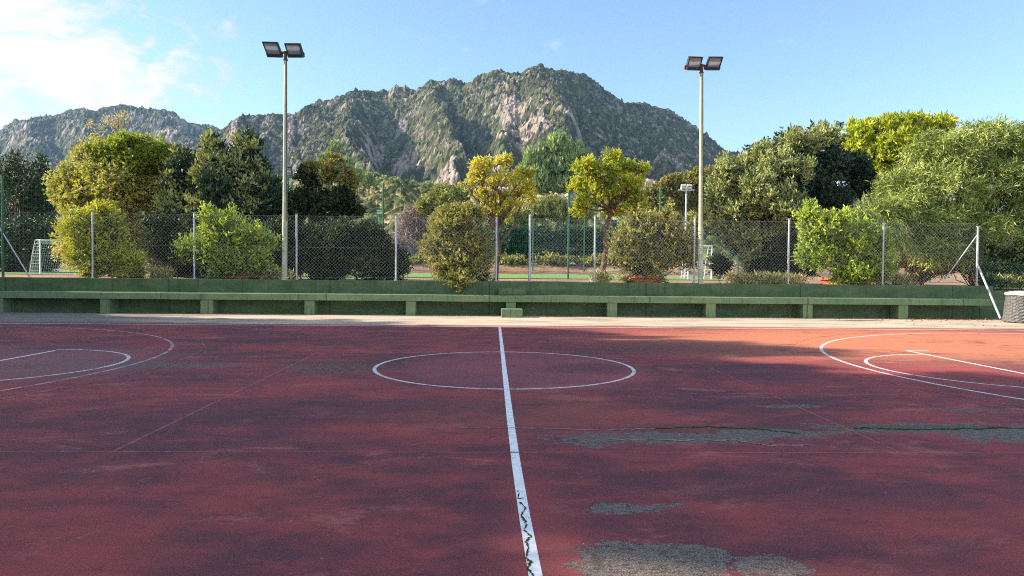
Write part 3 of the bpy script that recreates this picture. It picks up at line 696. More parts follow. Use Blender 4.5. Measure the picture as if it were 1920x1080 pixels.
# smaller floodlights beyond the trees
def small_flood(bx, ytop, ybot, Y, heads, label, mat='green_metal', hm='black'):
    p = at(bx, ytop, Y); zb = ZP
    root = empty('small_floodlight', (p[0], Y, zb), label, 'floodlight')
    mb = MB(); mb.tube([(p[0], Y, zb), (p[0], Y, p[2])], [.09, .05], 8); mb.build('pole', M[mat], root, smooth=True)
    mb = MB(); mb.obox((p[0], Y, p[2]), (.5, 0, 0), (0, .04, 0), (0, 0, .035)); mb.build('crossbar', M[mat], root)
    for dx, dy, wp, hp, tilt in heads:
        c = at(bx+dx, ytop+dy, Y); s = Y/F
        mb = MB(); up_ = np.array([0, -.35, .94]); nn = np.array([0, .94, .35]); mb.obox(c, (wp*s/2, 0, tilt*wp*s/2), up_*hp*s/2, nn*.09); h = mb.build('lamp_head', M[hm], root)
        mb = MB(); mb.obox(c-nn*.1, (wp*s/2*.85, 0, tilt*wp*s/2*.85), up_*hp*s/2*.8, nn*.006); mb.build('glass', M['glass'], h)
    return root
small_flood(1287, 356, 500, 44, [(-5.5, -4, 9, 11, 0), (5.5, -4, 9, 11, 0)], 'slim floodlight with a pale double lamp beyond the bushes, left of the right-hand pole', 'galv', 'white_metal')
small_flood(1574, 243, 300, 46, [(-3, -10, 6, 11, -.4), (4, -8, 6, 11, .5)], 'thin floodlight rising between the dark conifer and the bright green pine', 'galv')
small_flood(712, 402, 440, 50, [(0, -5, 12, 10, 0)], 'small dark floodlight low beside the tall green post, above the dark hedge')
small_flood(540, 332, 360, 36, [(2, -11, 11, 17, 0)], 'dark lamp head peeking out just right of the left-hand pole among dark trees')

# ------------------------------------------------------------------ goals
def goal(name, fx, ft, fb, sx, Y, ddir, label, wmat='white_metal', W=3.0, D=1.1, rot=0.0):
    """front post seen at fx; the mouth runs away at an angle, net hangs behind"""
    p = at(fx, fb, Y); hgt = at(fx, ft, Y)[2]-ZP
    root = empty('football_goal', (p[0], Y, ZP), label, 'goal', 'small white football goals on the pitch')
    root.rotation_euler.z = 0
    e1 = np.array([math.cos(rot), math.sin(rot), 0]); e2 = np.array([-math.sin(rot), math.cos(rot), 0])*ddir
    A = np.array([p[0], Y, ZP]); B = A+e1*W; U = np.array([0, 0, hgt])
    mb = MB(); mb.tube([A, A+U], .045, 8); mb.build('post', M[wmat], root, smooth=True)
    mb = MB(); mb.tube([B, B+U], .045, 8); mb.build('post', M[wmat], root, smooth=True)
    mb = MB(); mb.tube([A+U, B+U], .045, 8); mb.build('crossbar', M[wmat], root, smooth=True)
    mb = MB()
    for q in (A, B):
        mb.tube([q+U, q+U+e2*D*.45, q+U*.55+e2*D*.75, q+e2*D], .022, 6)
    mb.tube([A+e2*D, B+e2*D], .02, 6); mb.build('net_frame', M[wmat], root, smooth=True)
    P0 = []; P1 = []
    prof = [U, U*.9+e2*D*.4, U*.5+e2*D*.72, e2*D]
    nW = int(W/.12)
    for i in range(nW+1):
        o_ = A+e1*W*i/nW
        for a, b in zip(prof[:-1], prof[1:]): P0.append(o_+a); P1.append(o_+b)
    for a, b in zip(prof[:-1], prof[1:]):
        for k in np.arange(0, 1, .18): P0.append(A+a+(b-a)*k); P1.append(B+a+(b-a)*k)
    for q in (A, B):
        for k in np.arange(.1, 1, .1): P0.append(q+U*k); P1.append(q+U*k+e2*D*(1-k*.55))
        for k in np.arange(.1, 1, .12): P0.append(q+e2*D*k); P1.append(q+e2*D*k+U*(1-k*.6)*(1 if k < .6 else .8))
    V, Fc = bars(P0, P1, .0045); mesh_np('net', V, Fc, M['white_net'], root)
    return root
goal('goal', 75.5, 450, 516, 0, 38.4, 1, 'small white football goal seen through the mesh at the far left', W=3.0, D=1.0, rot=R(62))
goal('goal', 1290, 461, 522, 0, 41, 1, 'small white football goal behind the right-hand floodlight pole, net towards the trees', W=1.45, D=1.2, rot=R(4))

# ------------------------------------------------------------------ litter bin
cb = at(1916, 603, 19.1); cb[2] = 0
bn = empty('litter_bin', cb, 'round dark grey woven litter bin with white liner at the bench end', 'bin')
nth, nh = 64, 16; V = []; Fs = []
for j in range(nh+1):
    z = .02+.76*j/nh; r_ = .455-.075*j/nh
    for i in range(nth):
        tq = 2*math.pi*i/nth; k = r_+(.010 if (i//2+j) % 2 == 0 else -.012)
        V.append((cb[0]+k*math.cos(tq), cb[1]+k*math.sin(tq), z))
for j in range(nh):
    for i in range(nth): Fs.append((j*nth+i, j*nth+(i+1) % nth, (j+1)*nth+(i+1) % nth, (j+1)*nth+i))
mb = MB(); mb.add(V, Fs); mb.add([(cb[0]+.44*math.cos(a), cb[1]+.44*math.sin(a), .004) for a in np.linspace(0, 2*math.pi, 24, endpoint=False)], [tuple(range(24))])
M['weave'] = simple('grey_woven_plastic', (.07, .07, .075), (.17, .17, .175), 25, .6, .3, 0, .5, .01)
mb.build('woven_drum', M['weave'], bn)
mb = MB(); n = 40
for j in range(9):
    z = .06+.085*j; r_ = .463-.078*(z/.78)
    mb.tube([(cb[0]+r_*math.cos(a), cb[1]+r_*math.sin(a), z+.006*math.sin(a*9+j)) for a in np.linspace(0, 2*math.pi, n+1)], .010, 5, cap=False)
mb.build('woven_band', M['weave'], bn)
mb = MB(); V = []
prof = [(.415, .775), (.43, .80), (.41, .83), (.31, .865), (.15, .885), (.0, .888)]
n = 32
for r_, z in prof:
    for i in range(n):
        a = 2*math.pi*i/n; V.append((cb[0]+r_*math.cos(a), cb[1]+r_*math.sin(a), z+.006*math.sin(a*7+r_*20)*(r_ > .1)))
mb.add(V, [(j*n+i, j*n+(i+1) % n, (j+1)*n+(i+1) % n, (j+1)*n+i) for j in range(len(prof)-1) for i in range(n)])
M['bag'] = simple('white_bin_liner', (.62, .66, .64), (.76, .78, .76), 9, .5, .4, 0, .6, .02)
mb.build('white_liner', M['bag'], bn, smooth=True)

# ------------------------------------------------------------------ air
def haze(dens, colr):
    m = bpy.data.materials.new('haze_air'); m.use_nodes = True; t = m.node_tree; t.nodes.clear()
    v = t.nodes.new('ShaderNodeVolumePrincipled'); v.inputs['Density'].default_value = dens; v.inputs['Color'].default_value = colr+(1,); v.inputs['Anisotropy'].default_value = .1
    o_ = t.nodes.new('ShaderNodeOutputMaterial'); t.links.new(v.outputs[0], o_.inputs['Volume'])
    mb = MB(); mb.box(-4100, 4100, -4100, 9100, -1.6, 620); o = mb.build('haze', m); tag(o, 'thin blue air between the court and the mountains', 'haze', kind='stuff')
haze(.00008, (.34, .62, 1.0))
#@@VEG

# ------------------------------------------------------------------ foliage
def unit(v): return v/(np.linalg.norm(v, axis=-1, keepdims=True)+1e-9)
def leaf_quads(P, D, L, W, bend=.12):
    """four-cornered leaves: foot, two side corners, tip"""
    n = len(P); rnd = unit(rng.normal(size=(n, 3))); S = unit(np.cross(D, rnd)); Nn = np.cross(S, D)
    L = np.asarray(L).reshape(-1, 1)*np.ones((n, 1)); W = np.asarray(W).reshape(-1, 1)*np.ones((n, 1))
    mid = P+D*L*.45+Nn*L*bend
    V = np.stack([P, mid+S*W/2, P+D*L, mid-S*W/2], 1).reshape(-1, 3)
    return V, np.arange(4*n).reshape(n, 4)
def crown_points(lobes, n, sub=14, subr=.38, shell=.55, zsq=1.0, zst=1.0):
    """sprig feet spread over small sub-lobes which sit on the skin of each lobe; gives uneven outline and gaps"""
    lob = np.array([l[:6] for l in lobes], float); vol = (lob[:, 3]*lob[:, 4]*lob[:, 5])**.667; vol /= vol.sum()
    P = []; O = []; K = []
    for i, l in enumerate(lob):
        m = max(20, int(n*vol[i])); ns = max(4, int(sub*(1+rng.random()*.3)))
        d = unit(rng.normal(size=(ns, 3))); c = l[:3]+d*l[3:6]*(1-subr*.8)*rng.uniform(.55, 1.05, (ns, 1))
        rs = l[3:6].mean()*subr*rng.uniform(.6, 1.25, ns); tone = rng.random(ns)
        w_k = rs**2/np.sum(rs**2); k = rng.choice(ns, m, p=w_k)
        dd = unit(rng.normal(size=(m, 3))); dd[:, 2] *= zsq; rho = shell+(1-shell)*rng.random((m, 1))**.7
        q = c[k]+dd*rs[k][:, None]*rho*np.array([1, 1, zst])
        out_ = unit(dd*.7+unit(q-l[:3])*.5); P.append(q); O.append(out_); K.append(tone[k])
    return np.concatenate(P), np.concatenate(O), np.concatenate(K)
LS = 1.15
def foliage(name, lobes, n, mat, parent, L=.08, W=.03, per=5, sprig=.12, droop=0.0, spread=.75, upw=.15, lsc=.35, core=0.0, **kw):
    L, W, n = L*LS, W*LS*1.15, int(n*.8)
    P, O, K = crown_points(lobes, max(10, n//per), **kw); m = len(P)
    ax = unit(O+rng.normal(size=(m, 3))*.45+np.array([0, 0, upw-droop])); tone = K*.45+rng.random(m)*.35
    PP = []; DD = []; TT = []
    for k in range(per):
        f = (k+rng.random((m, 1)))/per
        PP.append(P+ax*sprig*f+np.array([0, 0, -droop])*sprig*f*f*.6)
        DD.append(unit(ax*(.5)+rng.normal(size=(m, 3))*spread+np.array([0, 0, upw-droop*1.2])))
        TT.append(tone+rng.random(m)*.2)
    PP = np.concatenate(PP); DD = np.concatenate(DD); TT = np.concatenate(TT)
    Ls = L*(1-lsc+2*lsc*rng.random(len(PP)))
    if core > 0:                                   # added dark inner leaves that block sunlight and darken the crown's far side
        lb = np.array([l[:6] for l in lobes]); vol = (lb[:, 3]*lb[:, 4]*lb[:, 5])**.667; kk_ = rng.choice(len(lb), int(n*core), p=vol/vol.sum())
        q = lb[kk_, :3]+unit(rng.normal(size=(len(kk_), 3)))*lb[kk_, 3:6]*.72*rng.random((len(kk_), 1))**.4
        PP = np.concatenate([PP, q]); DD = np.concatenate([DD, unit(rng.normal(size=q.shape))]); TT = np.concatenate([TT, .35*rng.random(len(q))]); Ls = np.concatenate([Ls, L*1.9*np.ones(len(q))])
    V, Fc = leaf_quads(PP, DD, Ls, Ls*W/L)
    return mesh_np(name, V, Fc, mat, parent, {'t': ('FLOAT', np.repeat(np.clip(TT, 0, 1), 4))})
def limb_path(a, b, wob=.12, n=6, arch=.1):
    a = np.array(a, float); b = np.array(b, float); ln = np.linalg.norm(b-a); t = np.linspace(0, 1, n)[:, None]
    p = a+(b-a)*t; p[1:-1] += rng.normal(size=(n-2, 3))*ln*wob*.35; p[:, 2] += np.sin(t[:, 0]*math.pi)*ln*arch*.3; return p
def woody(name, base, fork, lobes, mat, parent, r0=.12, twigs=3, trunk_pts=None):
    tr = np.array(trunk_pts) if trunk_pts is not None else limb_path(base, fork, .12, 6, 0)
    n = len(tr); mb = MB(); rr = [r0*(1.25 if i == 0 else 1)*(1-.4*i/(n-1)) for i in range(n)]; mb.tube(list(tr), rr, 9)
    t_ = mb.build(name, mat, parent, smooth=False)
    mb = MB(); fk = tr[-1]
    for l in lobes:
        c = np.array(l[:3]); p = limb_path(fk-(fk-tr[-2])*.15, c, .16, 6, .2); mb.tube(list(p), [r0*.5*(1-.75*i/5) for i in range(6)], 6)
        for k in range(twigs):
            i0 = rng.integers(2, 5); q = c+unit(rng.normal(size=3))*np.array(l[3:6])*.8; pp = limb_path(p[i0], q, .18, 5, .1)
            mb.tube(list(pp), [r0*.2*(1-.8*i/4) for i in range(5)], 5)
    mb.build('limbs', mat, t_)
    return t_
def lob(Y, *items, dy=1.0, thick=.8):
    """lobes given by the place and radii they have in the photo at depth Y (+ an offset in depth)"""
    out_ = []; 
    for it in items:
        px, py, rx, ry = it[:4]; off = it[4] if len(it) > 4 else 0; Yk = Y+off; c = at(px, py, Yk); s = Yk/F
        out_.append((c[0], c[1], c[2], rx*s, (rx+ry)/2*s*thick, ry*s))
    return out_
L_ = {}
L_['shrub'] = leafmat('shrub_leaf', [(0, (.035, .055, .012)), (.35, (.10, .145, .025)), (.75, (.24, .28, .05)), (1, (.38, .34, .12))], .3, k=2.2)
L_['shrub_yellow'] = leafmat('yellowing_shrub_leaf', [(0, (.05, .065, .012)), (.35, (.15, .165, .025)), (.75, (.33, .30, .045)), (1, (.45, .34, .12))], .32, k=2.1)
L_['shrub_dry'] = leafmat('dry_shrub_leaf', [(0, (.04, .045, .015)), (.35, (.11, .115, .035)), (.75, (.23, .21, .075)), (1, (.36, .27, .15))], .25, k=2.1)
L_['round'] = leafmat('round_tree_leaf', [(0, (.07, .07, .025)), (.3, (.16, .17, .045)), (.6, (.26, .26, .06)), (.8, (.29, .22, .12)), (1, (.27, .18, .14))], .28, k=2.0)
L_['round_green'] = leafmat('round_tree_green_leaf', [(0, (.06, .09, .014)), (.4, (.13, .17, .02)), (.8, (.23, .25, .03)), (1, (.28, .25, .06))], .36, k=1.7)
L_['conifer'] = leafmat('dark_conifer_needle', [(0, (.014, .032, .022)), (.5, (.028, .055, .035)), (.8, (.055, .085, .04)), (1, (.11, .14, .045))], .12, k=1.4)
L_['conifer_lit_olive'] = leafmat('sunlit_olive_conifer_needle', [(0, (.06, .08, .03)), (.4, (.15, .17, .065)), (.8, (.27, .28, .12)), (1, (.36, .30, .17))], .14, k=1.9)  # olive needles with sunlight put into the colour
L_['pine'] = leafmat('bright_pine_needle', [(0, (.10, .13, .015)), (.5, (.23, .27, .025)), (.85, (.36, .38, .04)), (1, (.42, .40, .06))], .22, k=1.5)
L_['midpine'] = leafmat('mid_green_pine_needle', [(0, (.05, .075, .04)), (.5, (.12, .165, .07)), (.85, (.20, .25, .10)), (1, (.28, .32, .14))], .1, k=2.1)
L_['willow'] = leafmat('narrow_grey_green_leaf', [(0, (.045, .065, .018)), (.4, (.12, .155, .04)), (.75, (.26, .30, .09)), (1, (.44, .46, .20))], .24, k=1.6)
L_['gold'] = leafmat('golden_leaf', [(0, (.24, .26, .05)), (.45, (.46, .43, .08)), (.85, (.68, .60, .12)), (1, (.38, .44, .11))], .5, tcol=(1.08, 1.05, .7), k=1.15)
L_['lime'] = leafmat('yellow_green_leaf', [(0, (.13, .17, .03)), (.4, (.29, .34, .045)), (.75, (.50, .50, .07)), (1, (.62, .52, .08))], .45, tcol=(1.08, 1.08, .6), k=1.15)
L_['dark'] = leafmat('dark_broad_leaf', [(0, (.016, .028, .012)), (.5, (.032, .052, .018)), (.85, (.07, .09, .025)), (1, (.14, .14, .03))], .15, k=1.1)
L_['twig'] = leafmat('bare_twig', [(0, (.13, .095, .085)), (.5, (.23, .17, .15)), (1, (.38, .31, .27))], 0, k=1.2)
L_['olive'] = leafmat('olive_far_leaf', [(0, (.08, .08, .025)), (.5, (.15, .14, .045)), (.85, (.24, .20, .07)), (1, (.30, .22, .10))], .25, k=1.5)
L_['grass'] = leafmat('tall_grass_blade', [(0, (.10, .11, .035)), (.5, (.22, .23, .08)), (.85, (.36, .34, .14)), (1, (.45, .38, .22))], .2, k=1.3)
L_['flower'] = leafmat('red_flower', [(0, (.45, .05, .02)), (1, (.65, .13, .04))], .2)

def plant(name, base, label, cat, group=None):
    return empty(name, base, label, cat, group)

# planters with shrubs behind the fence
YPL = 21.65
def planter(px0, px1, ptop, label):
    x0 = at(px0, 525, YPL-.25)[0]; x1 = at(px1, 525, YPL-.25)[0]; zt = at(px0, ptop, YPL)[2]
    c = ((x0+x1)/2, YPL, ZP); root = empty('planter', c, label, 'planter', 'terracotta planters along the fence')
    r_ = (x1-x0)/2*.9; n = 28; V = []; zt = ZP+.30
    prof = [(r_*.80, ZP-.02), (r_*.90, ZP+(zt-ZP)*.55), (r_*.96, zt-.07), (r_*1.03, zt-.065), (r_*1.03, zt), (r_*.93, zt), (r_*.91, zt-.08), (0.001, zt-.08)]
    for rr, z in prof:
        for i in range(n): V.append((c[0]+rr*math.cos(2*math.pi*i/n), YPL+rr*math.sin(2*math.pi*i/n)*.8, z))
    mb = MB(); mb.add(V, [(j*n+i, j*n+(i+1) % n, (j+1)*n+(i+1) % n, (j+1)*n+i) for j in range(6) for i in range(n)]); mb.build('pot', M['terracotta'], root, smooth=True)
    mb = MB(); mb.add([(c[0]+r_*.92*math.cos(2*math.pi*i/n), YPL+r_*.92*math.sin(2*math.pi*i/n)*.8, zt-.05) for i in range(n)], [tuple(range(n))]); mb.build('potting_soil', M['soil'], root)
    return c[0], zt
def shrub(label, lobes, n, mat, base, L=.062, W=.026, group='shrubs in the planters behind the fence', stems=9, **kw):
    root = plant('shrub', base, label, 'shrub', group); kw.setdefault('per', 7); kw.setdefault('sprig', .26); kw.setdefault('sub', 30); kw.setdefault('subr', .27); kw.setdefault('shell', .3); kw.setdefault('upw', .5); kw.setdefault('core', .22)
    if 'planters' in group:                      # low branches that spill over the pot towards the wall
        bx = float(base[0]); L = L*1.25; n = int(n*.72); kw['spread'] = .6
        lobes = lobes+[(bx+dx, 21.32+abs(dx)*.1, 1.08+.05*(k % 2), .20, .14, .13) for k, dx in enumerate((-.62, -.36, -.1, .2, .48, .72)) if rng.random() < .8]
    foliage('foliage', lobes, n, L_[mat], root, L=L, W=W, **kw)
    mb = MB()
    for l in lobes:
        for k in range(stems):
            q = np.array(l[:3])+unit(rng.normal(size=3))*np.array(l[3:6])*rng.uniform(.5, 1.05); b0 = np.array(base)+rng.normal(size=3)*np.array([.12, .08, .0])
            p = limb_path(b0, q, .15, 6, .15); mb.tube(list(p), [.016*(1-.7*i/5) for i in range(6)], 4)
    mb.build('stems', M['bark'], root); return root
planter(205, 268, 500, 'terracotta planter under the yellowing shrub at the far left')
shrub('tall yellowing green shrub behind the leftmost fence panel, lit on its left side', lob(21.4, (152, 435, 36, 42), (165, 482, 42, 38), (205, 430, 34, 36, .2), (228, 485, 38, 38, .2), (150, 410, 22, 20), (190, 402, 24, 16), (250, 500, 20, 22)), 30000, 'shrub_yellow', (at(215, 500, 21.7)[0], 21.7, 1.15))
planter(405, 490, 494, 'terracotta planter under the bright green shrub left of the tall pole')
shrub('bright green spreading shrub poking through the fence, left of the left floodlight pole', lob(21.15, (425, 440, 50, 36), (385, 470, 46, 30), (470, 455, 38, 38), (400, 418, 20, 20), (440, 495, 50, 26), (348, 462, 18, 12), (490, 490, 22, 26), (383, 405, 9, 16), (430, 405, 8, 12), (505, 455, 12, 14), (340, 480, 12, 8)), 21000, 'shrub', (at(445, 500, 21.65)[0], 21.65, 1.2), subr=.21, sub=34)
planter(822, 905, 493, 'terracotta planter hidden under the broad shrub left of the golden tree')
shrub('broad dense shrub hanging over the wall, left of the golden tree trunk', lob(21.15, (855, 430, 48, 36), (830, 475, 42, 34), (890, 465, 38, 50, .1), (860, 500, 55, 28, -.2), (880, 405, 30, 20), (845, 405, 24, 16), (860, 526, 24, 12, -.7), (900, 500, 22, 22)), 34000, 'shrub_dry', (at(865, 500, 21.65)[0], 21.65, 1.2), L=.07, W=.032)
planter(1165, 1252, 486, 'terracotta planter under the wide shrub right of the yellow-green tree trunk')
shrub('wide shrub with dry twiggy stems between the yellow-green tree and the right pole', lob(21.2, (1190, 440, 44, 34), (1240, 430, 48, 26), (1265, 460, 40, 34), (1185, 485, 38, 30), (1230, 490, 50, 30), (1210, 418, 26, 20), (1290, 480, 20, 30), (1165, 460, 22, 30), (1195, 405, 8, 14), (1250, 398, 8, 14), (1300, 450, 12, 12), (1150, 490, 10, 12)), 22000, 'shrub_dry', (at(1208, 500, 21.7)[0], 21.7, 1.2), stems=16)
planter(1540, 1655, 484, 'terracotta planter showing orange at the wall edge under the leafy shrub')
shrub('leafy light green shrub over a terracotta planter, under the feathery tree', lob(21.15, (1530, 440, 36, 32), (1575, 460, 48, 36), (1525, 480, 34, 26), (1620, 490, 46, 38, .2), (1565, 425, 34, 26), (1600, 515, 46, 18, -.25), (1640, 465, 34, 36, .2), (1610, 445, 40, 28, .1), (1650, 505, 26, 24, .1), (1515, 410, 16, 26)), 46000, 'shrub', (at(1600, 500, 21.65)[0], 21.65, 1.2), L=.072, W=.034)
planter(1836, 1880, 470, 'terracotta planter in the dark corner above the litter bin')
shrub('dark twiggy shrub in the shaded corner behind the litter bin', lob(21.9, (1870, 500, 34, 34), (1905, 480, 34, 44), (1850, 470, 26, 20)), 11000, 'dark', (at(1860, 500, 21.9)[0], 21.9, 1.2), stems=14)
# small weeds at the foot of the fence
def weeds(name, label, spots, n, mat, h=.18):
    P = []
    for px, py, wpx in spots:
        c = at(px, py, 21.2); c[2] = ZP; s = wpx*21.2/F
        P.append(np.stack([c[0]+rng.normal(size=n)*s*.5, 21.15+rng.random(n)*.7, np.full(n, ZP)], 1))
    P = np.concatenate(P); D = unit(rng.normal(size=P.shape)*.6+np.array([0, 0, .8])); P[:, 2] += rng.random(len(P))*h
    V, Fc = leaf_quads(P, D, h*.5*(.5+rng.random(len(P))), .025); o = mesh_np(name, V, Fc, L_[mat], None, {'t': ('FLOAT', np.repeat(rng.random(len(P)), 4))}); return tag(o, label, 'weeds', kind='stuff')
weeds('low_weeds', 'low weeds growing along the foot of the fence', [(1420, 520, 50), (1450, 520, 30), (1490, 522, 30), (1390, 520, 20), (1700, 520, 20), (290, 515, 20), (510, 515, 26), (1900, 515, 30), (1130, 520, 16)], 700, 'shrub_dry', .34)

def tree(label, base, fork, lobes, n, mat, bark='bark', r0=.14, name='tree', trunk_pts=None, twigs=3, group=None, cat='tree', extra=None, **kw):
    root = plant(name, base, label, cat, group); woody('trunk', base, fork, lobes, M[bark], root, r0, twigs, trunk_pts)
    foliage('crown', lobes, n, L_[mat], root, **kw)
    if extra: 
        for e in extra: foliage('crown', e[0], e[1], L_[e[2]], root, **dict(kw, **(e[3] if len(e) > 3 else {})))
    return root
def zb(px, Y): return (at(px, 500, Y)[0], Y, ZP)

# golden and lime trees
YG = 26.5
tr = [at(928, 527, YG), at(931, 500, YG), at(936, 470, YG), at(934, 450, YG), at(930, 428, YG)]; tr[0][2] = ZP-.03
G = lob(YG, (903, 308, 24, 10, -.3), (938, 300, 22, 9), (878, 342, 16, 4, -.4), (905, 340, 28, 7, .3), (940, 335, 30, 9, -.4), (980, 332, 24, 13, .3), (905, 368, 28, 10), (955, 365, 26, 11, .4), (990, 358, 13, 20, .1), (922, 392, 20, 8), (950, 402, 12, 8, .3), (893, 322, 18, 5, .4), (965, 385, 16, 8, -.3), (888, 396, 9, 5))
g_ = tree('small golden yellow tree with a pale forked trunk behind the wall', tuple(tr[0]), None, G, 12000, 'gold', r0=.105, trunk_pts=tr, twigs=6, L=.085, W=.042, per=7, sprig=.22, sub=8, subr=.34, shell=.1, upw=0, spread=.8)
mb = MB(); q = [at(935, 462, YG), at(950, 440, YG), at(966, 420, YG), at(972, 395, YG), at(985, 370, YG)]; mb.tube(q, [.062, .055, .045, .035, .02], 8)
q = [at(930, 430, YG), at(922, 405, YG), at(915, 375, YG), at(905, 340, YG)]; mb.tube(q, [.055, .045, .032, .018], 7); mb.build('fork', M['bark'], g_)
YL = 27.0
tr = [at(1130, 524, YL), at(1131, 500, YL), at(1137, 468, YL), at(1135, 440, YL), at(1139, 415, YL), at(1150, 395, YL)]; tr[0][2] = ZP-.03
G = lob(YL, (1095, 312, 26, 15, -.3), (1148, 296, 22, 11), (1130, 325, 30, 12, -.4), (1170, 315, 22, 12, .3), (1184, 340, 22, 13), (1206, 316, 11, 9, .2), (1086, 348, 18, 12, .2), (1130, 352, 28, 12, -.3), (1160, 365, 24, 12, .3), (1192, 372, 20, 14, .2), (1105, 378, 24, 9), (1145, 392, 20, 7, .4), (1200, 396, 15, 12), (1083, 392, 11, 10, .1), (1170, 395, 14, 7, -.3))
tree('small yellow-green tree with a dark bent trunk behind the wall', tuple(tr[0]), None, G, 17000, 'lime', bark='bark_red', r0=.12, trunk_pts=tr, twigs=5, L=.10, W=.048, per=7, sprig=.24, sub=9, subr=.36, shell=.1, upw=.05, spread=.75)

# left group
Y1 = 30.0
G = lob(Y1, (250, 290, 52, 38), (300, 300, 34, 40, .6), (180, 300, 44, 36, -.5), (205, 345, 58, 48, -.8), (135, 340, 40, 44), (265, 350, 46, 50, .2), (150, 385, 44, 32, -.3), (110, 365, 20, 30), (220, 395, 50, 30, -.2), (290, 385, 30, 40, .5), (160, 455, 60, 50, .4), (240, 455, 55, 55, .6))
tree('large rounded tree of yellow-green and browning leaves at the left', zb(215, Y1), (at(215, 440, Y1)), G[:9]+G[9:], 46000, 'round', r0=.22, core=.2, L=.095, W=.05, per=5, sprig=.22, sub=26, subr=.26, shell=.45, upw=.2,
     extra=[(lob(Y1, (250, 278, 50, 30, -.3), (300, 300, 34, 38, .3), (230, 300, 40, 26, -.6), (190, 290, 30, 20, -.6)), 16000, 'round_green', dict(subr=.3, sub=22))])
# bare shoots above it
root = plant('leafless_shoots', zb(200, Y1+2.5), 'thin bare shoots with sparse brown leaves rising above the large rounded tree', 'tree'); mb = MB(); tipsP = []
for a, b in (((175, 300), (168, 232)), ((185, 300), (192, 240)), ((205, 300), (203, 225)), ((212, 300), (222, 218)), ((214, 290), (232, 214)), ((222, 300), (215, 238)), ((180, 290), (180, 252))):
    p = limb_path((at(a[0], 400, Y1+2.5)), at(b[0], b[1], Y1+2.5), .05, 7, 0); p[0] = (p[0][0], p[0][1], ZP); mb.tube(list(p), [.03, .028, .025, .02, .015, .01, .006], 5)
    for k in range(5): i0 = rng.integers(4, 6); q = p[i0]+(p[i0+1]-p[i0])*rng.random(); e = q+np.array([rng.normal()*.16, rng.normal()*.16, .2+rng.random()*.25]); mb.tube([q, e], [.008, .004], 4); tipsP += [q+(e-q)*f for f in np.linspace(.2, 1, 16)]+[p[-1]+rng.normal(size=3)*.08 for _ in range(8)]
mb.build('shoots', M['bark'], root)
tipsP = np.array(tipsP)+rng.normal(size=(len(tipsP), 3))*.06; V, Fc = leaf_quads(tipsP, unit(rng.normal(size=tipsP.shape)+[0, 0, .4]), .10, .05); mesh_np('leaves', V, Fc, L_['round'], root, {'t': ('FLOAT', np.repeat(.5+.5*rng.random(len(tipsP)), 4))})
CON = dict(core=.2, L=.13, W=.045, per=7, sprig=.28, sub=30, subr=.24, shell=.35, upw=.75, spread=.42)
def conifer(label, Y, px, pytop, wpx, n, extra_l=(), mat='conifer', pybot=520, group='dark conifers on the left', **kw):
    hh = pybot-pytop; items = []
    for k in range(7):
        f = (k+.5)/7; wk = wpx*(.46+.54*math.sin(min(1, f*1.25+.12)*math.pi/2)); items.append((px+rng.normal()*wpx*.07, pytop+hh*f, wk*.5, hh/7*.85, rng.normal()*.3))
        if k > 0:
            for s in (-1, 1): items.append((px+s*wk*.42+rng.normal()*4, pytop+hh*(f+rng.normal()*.03), wk*.28, hh/7*.75, rng.normal()*.5))
    G = lob(Y, *items, *extra_l); 
    ex = [(lob(Y-.2, *[(q[0]-q[2]*.22, q[1]-q[3]*.2, q[2]*.8, q[3]*.75, -.25) for q in items if q[1] < pytop+hh*.62]), int(n*.16), 'conifer_lit_olive', dict(sub=30, subr=.17))] if mat == 'conifer' else None  # paler needles set left and up, painting in the sunlit tips
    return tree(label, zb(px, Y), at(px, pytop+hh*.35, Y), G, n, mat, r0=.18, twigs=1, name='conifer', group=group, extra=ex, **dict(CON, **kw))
conifer('dark blue-green conifer directly right of the large rounded tree', 29.5, 345, 292, 74, 22000)
conifer('dark conifer with a ragged top, second right of the large rounded tree', 28.8, 402, 262, 66, 24000)
conifer('dark conifer with a fuller top immediately left of the left floodlight pole', 29.2, 464, 260, 84, 26000)
conifer('low dark conifer mass behind the left floodlight pole', 30.5, 520, 345, 80, 14000)
conifer('shaded brown-green conifer at the far left edge behind the net', 48, 38, 292, 70, 14000, mat='dark')
conifer('shaded pointed conifer second from the far left edge', 49, 76, 300, 50, 12000, mat='dark')
conifer('dark conifer cut by the left edge of the photo', 50, -25, 285, 90, 9000, mat='dark')
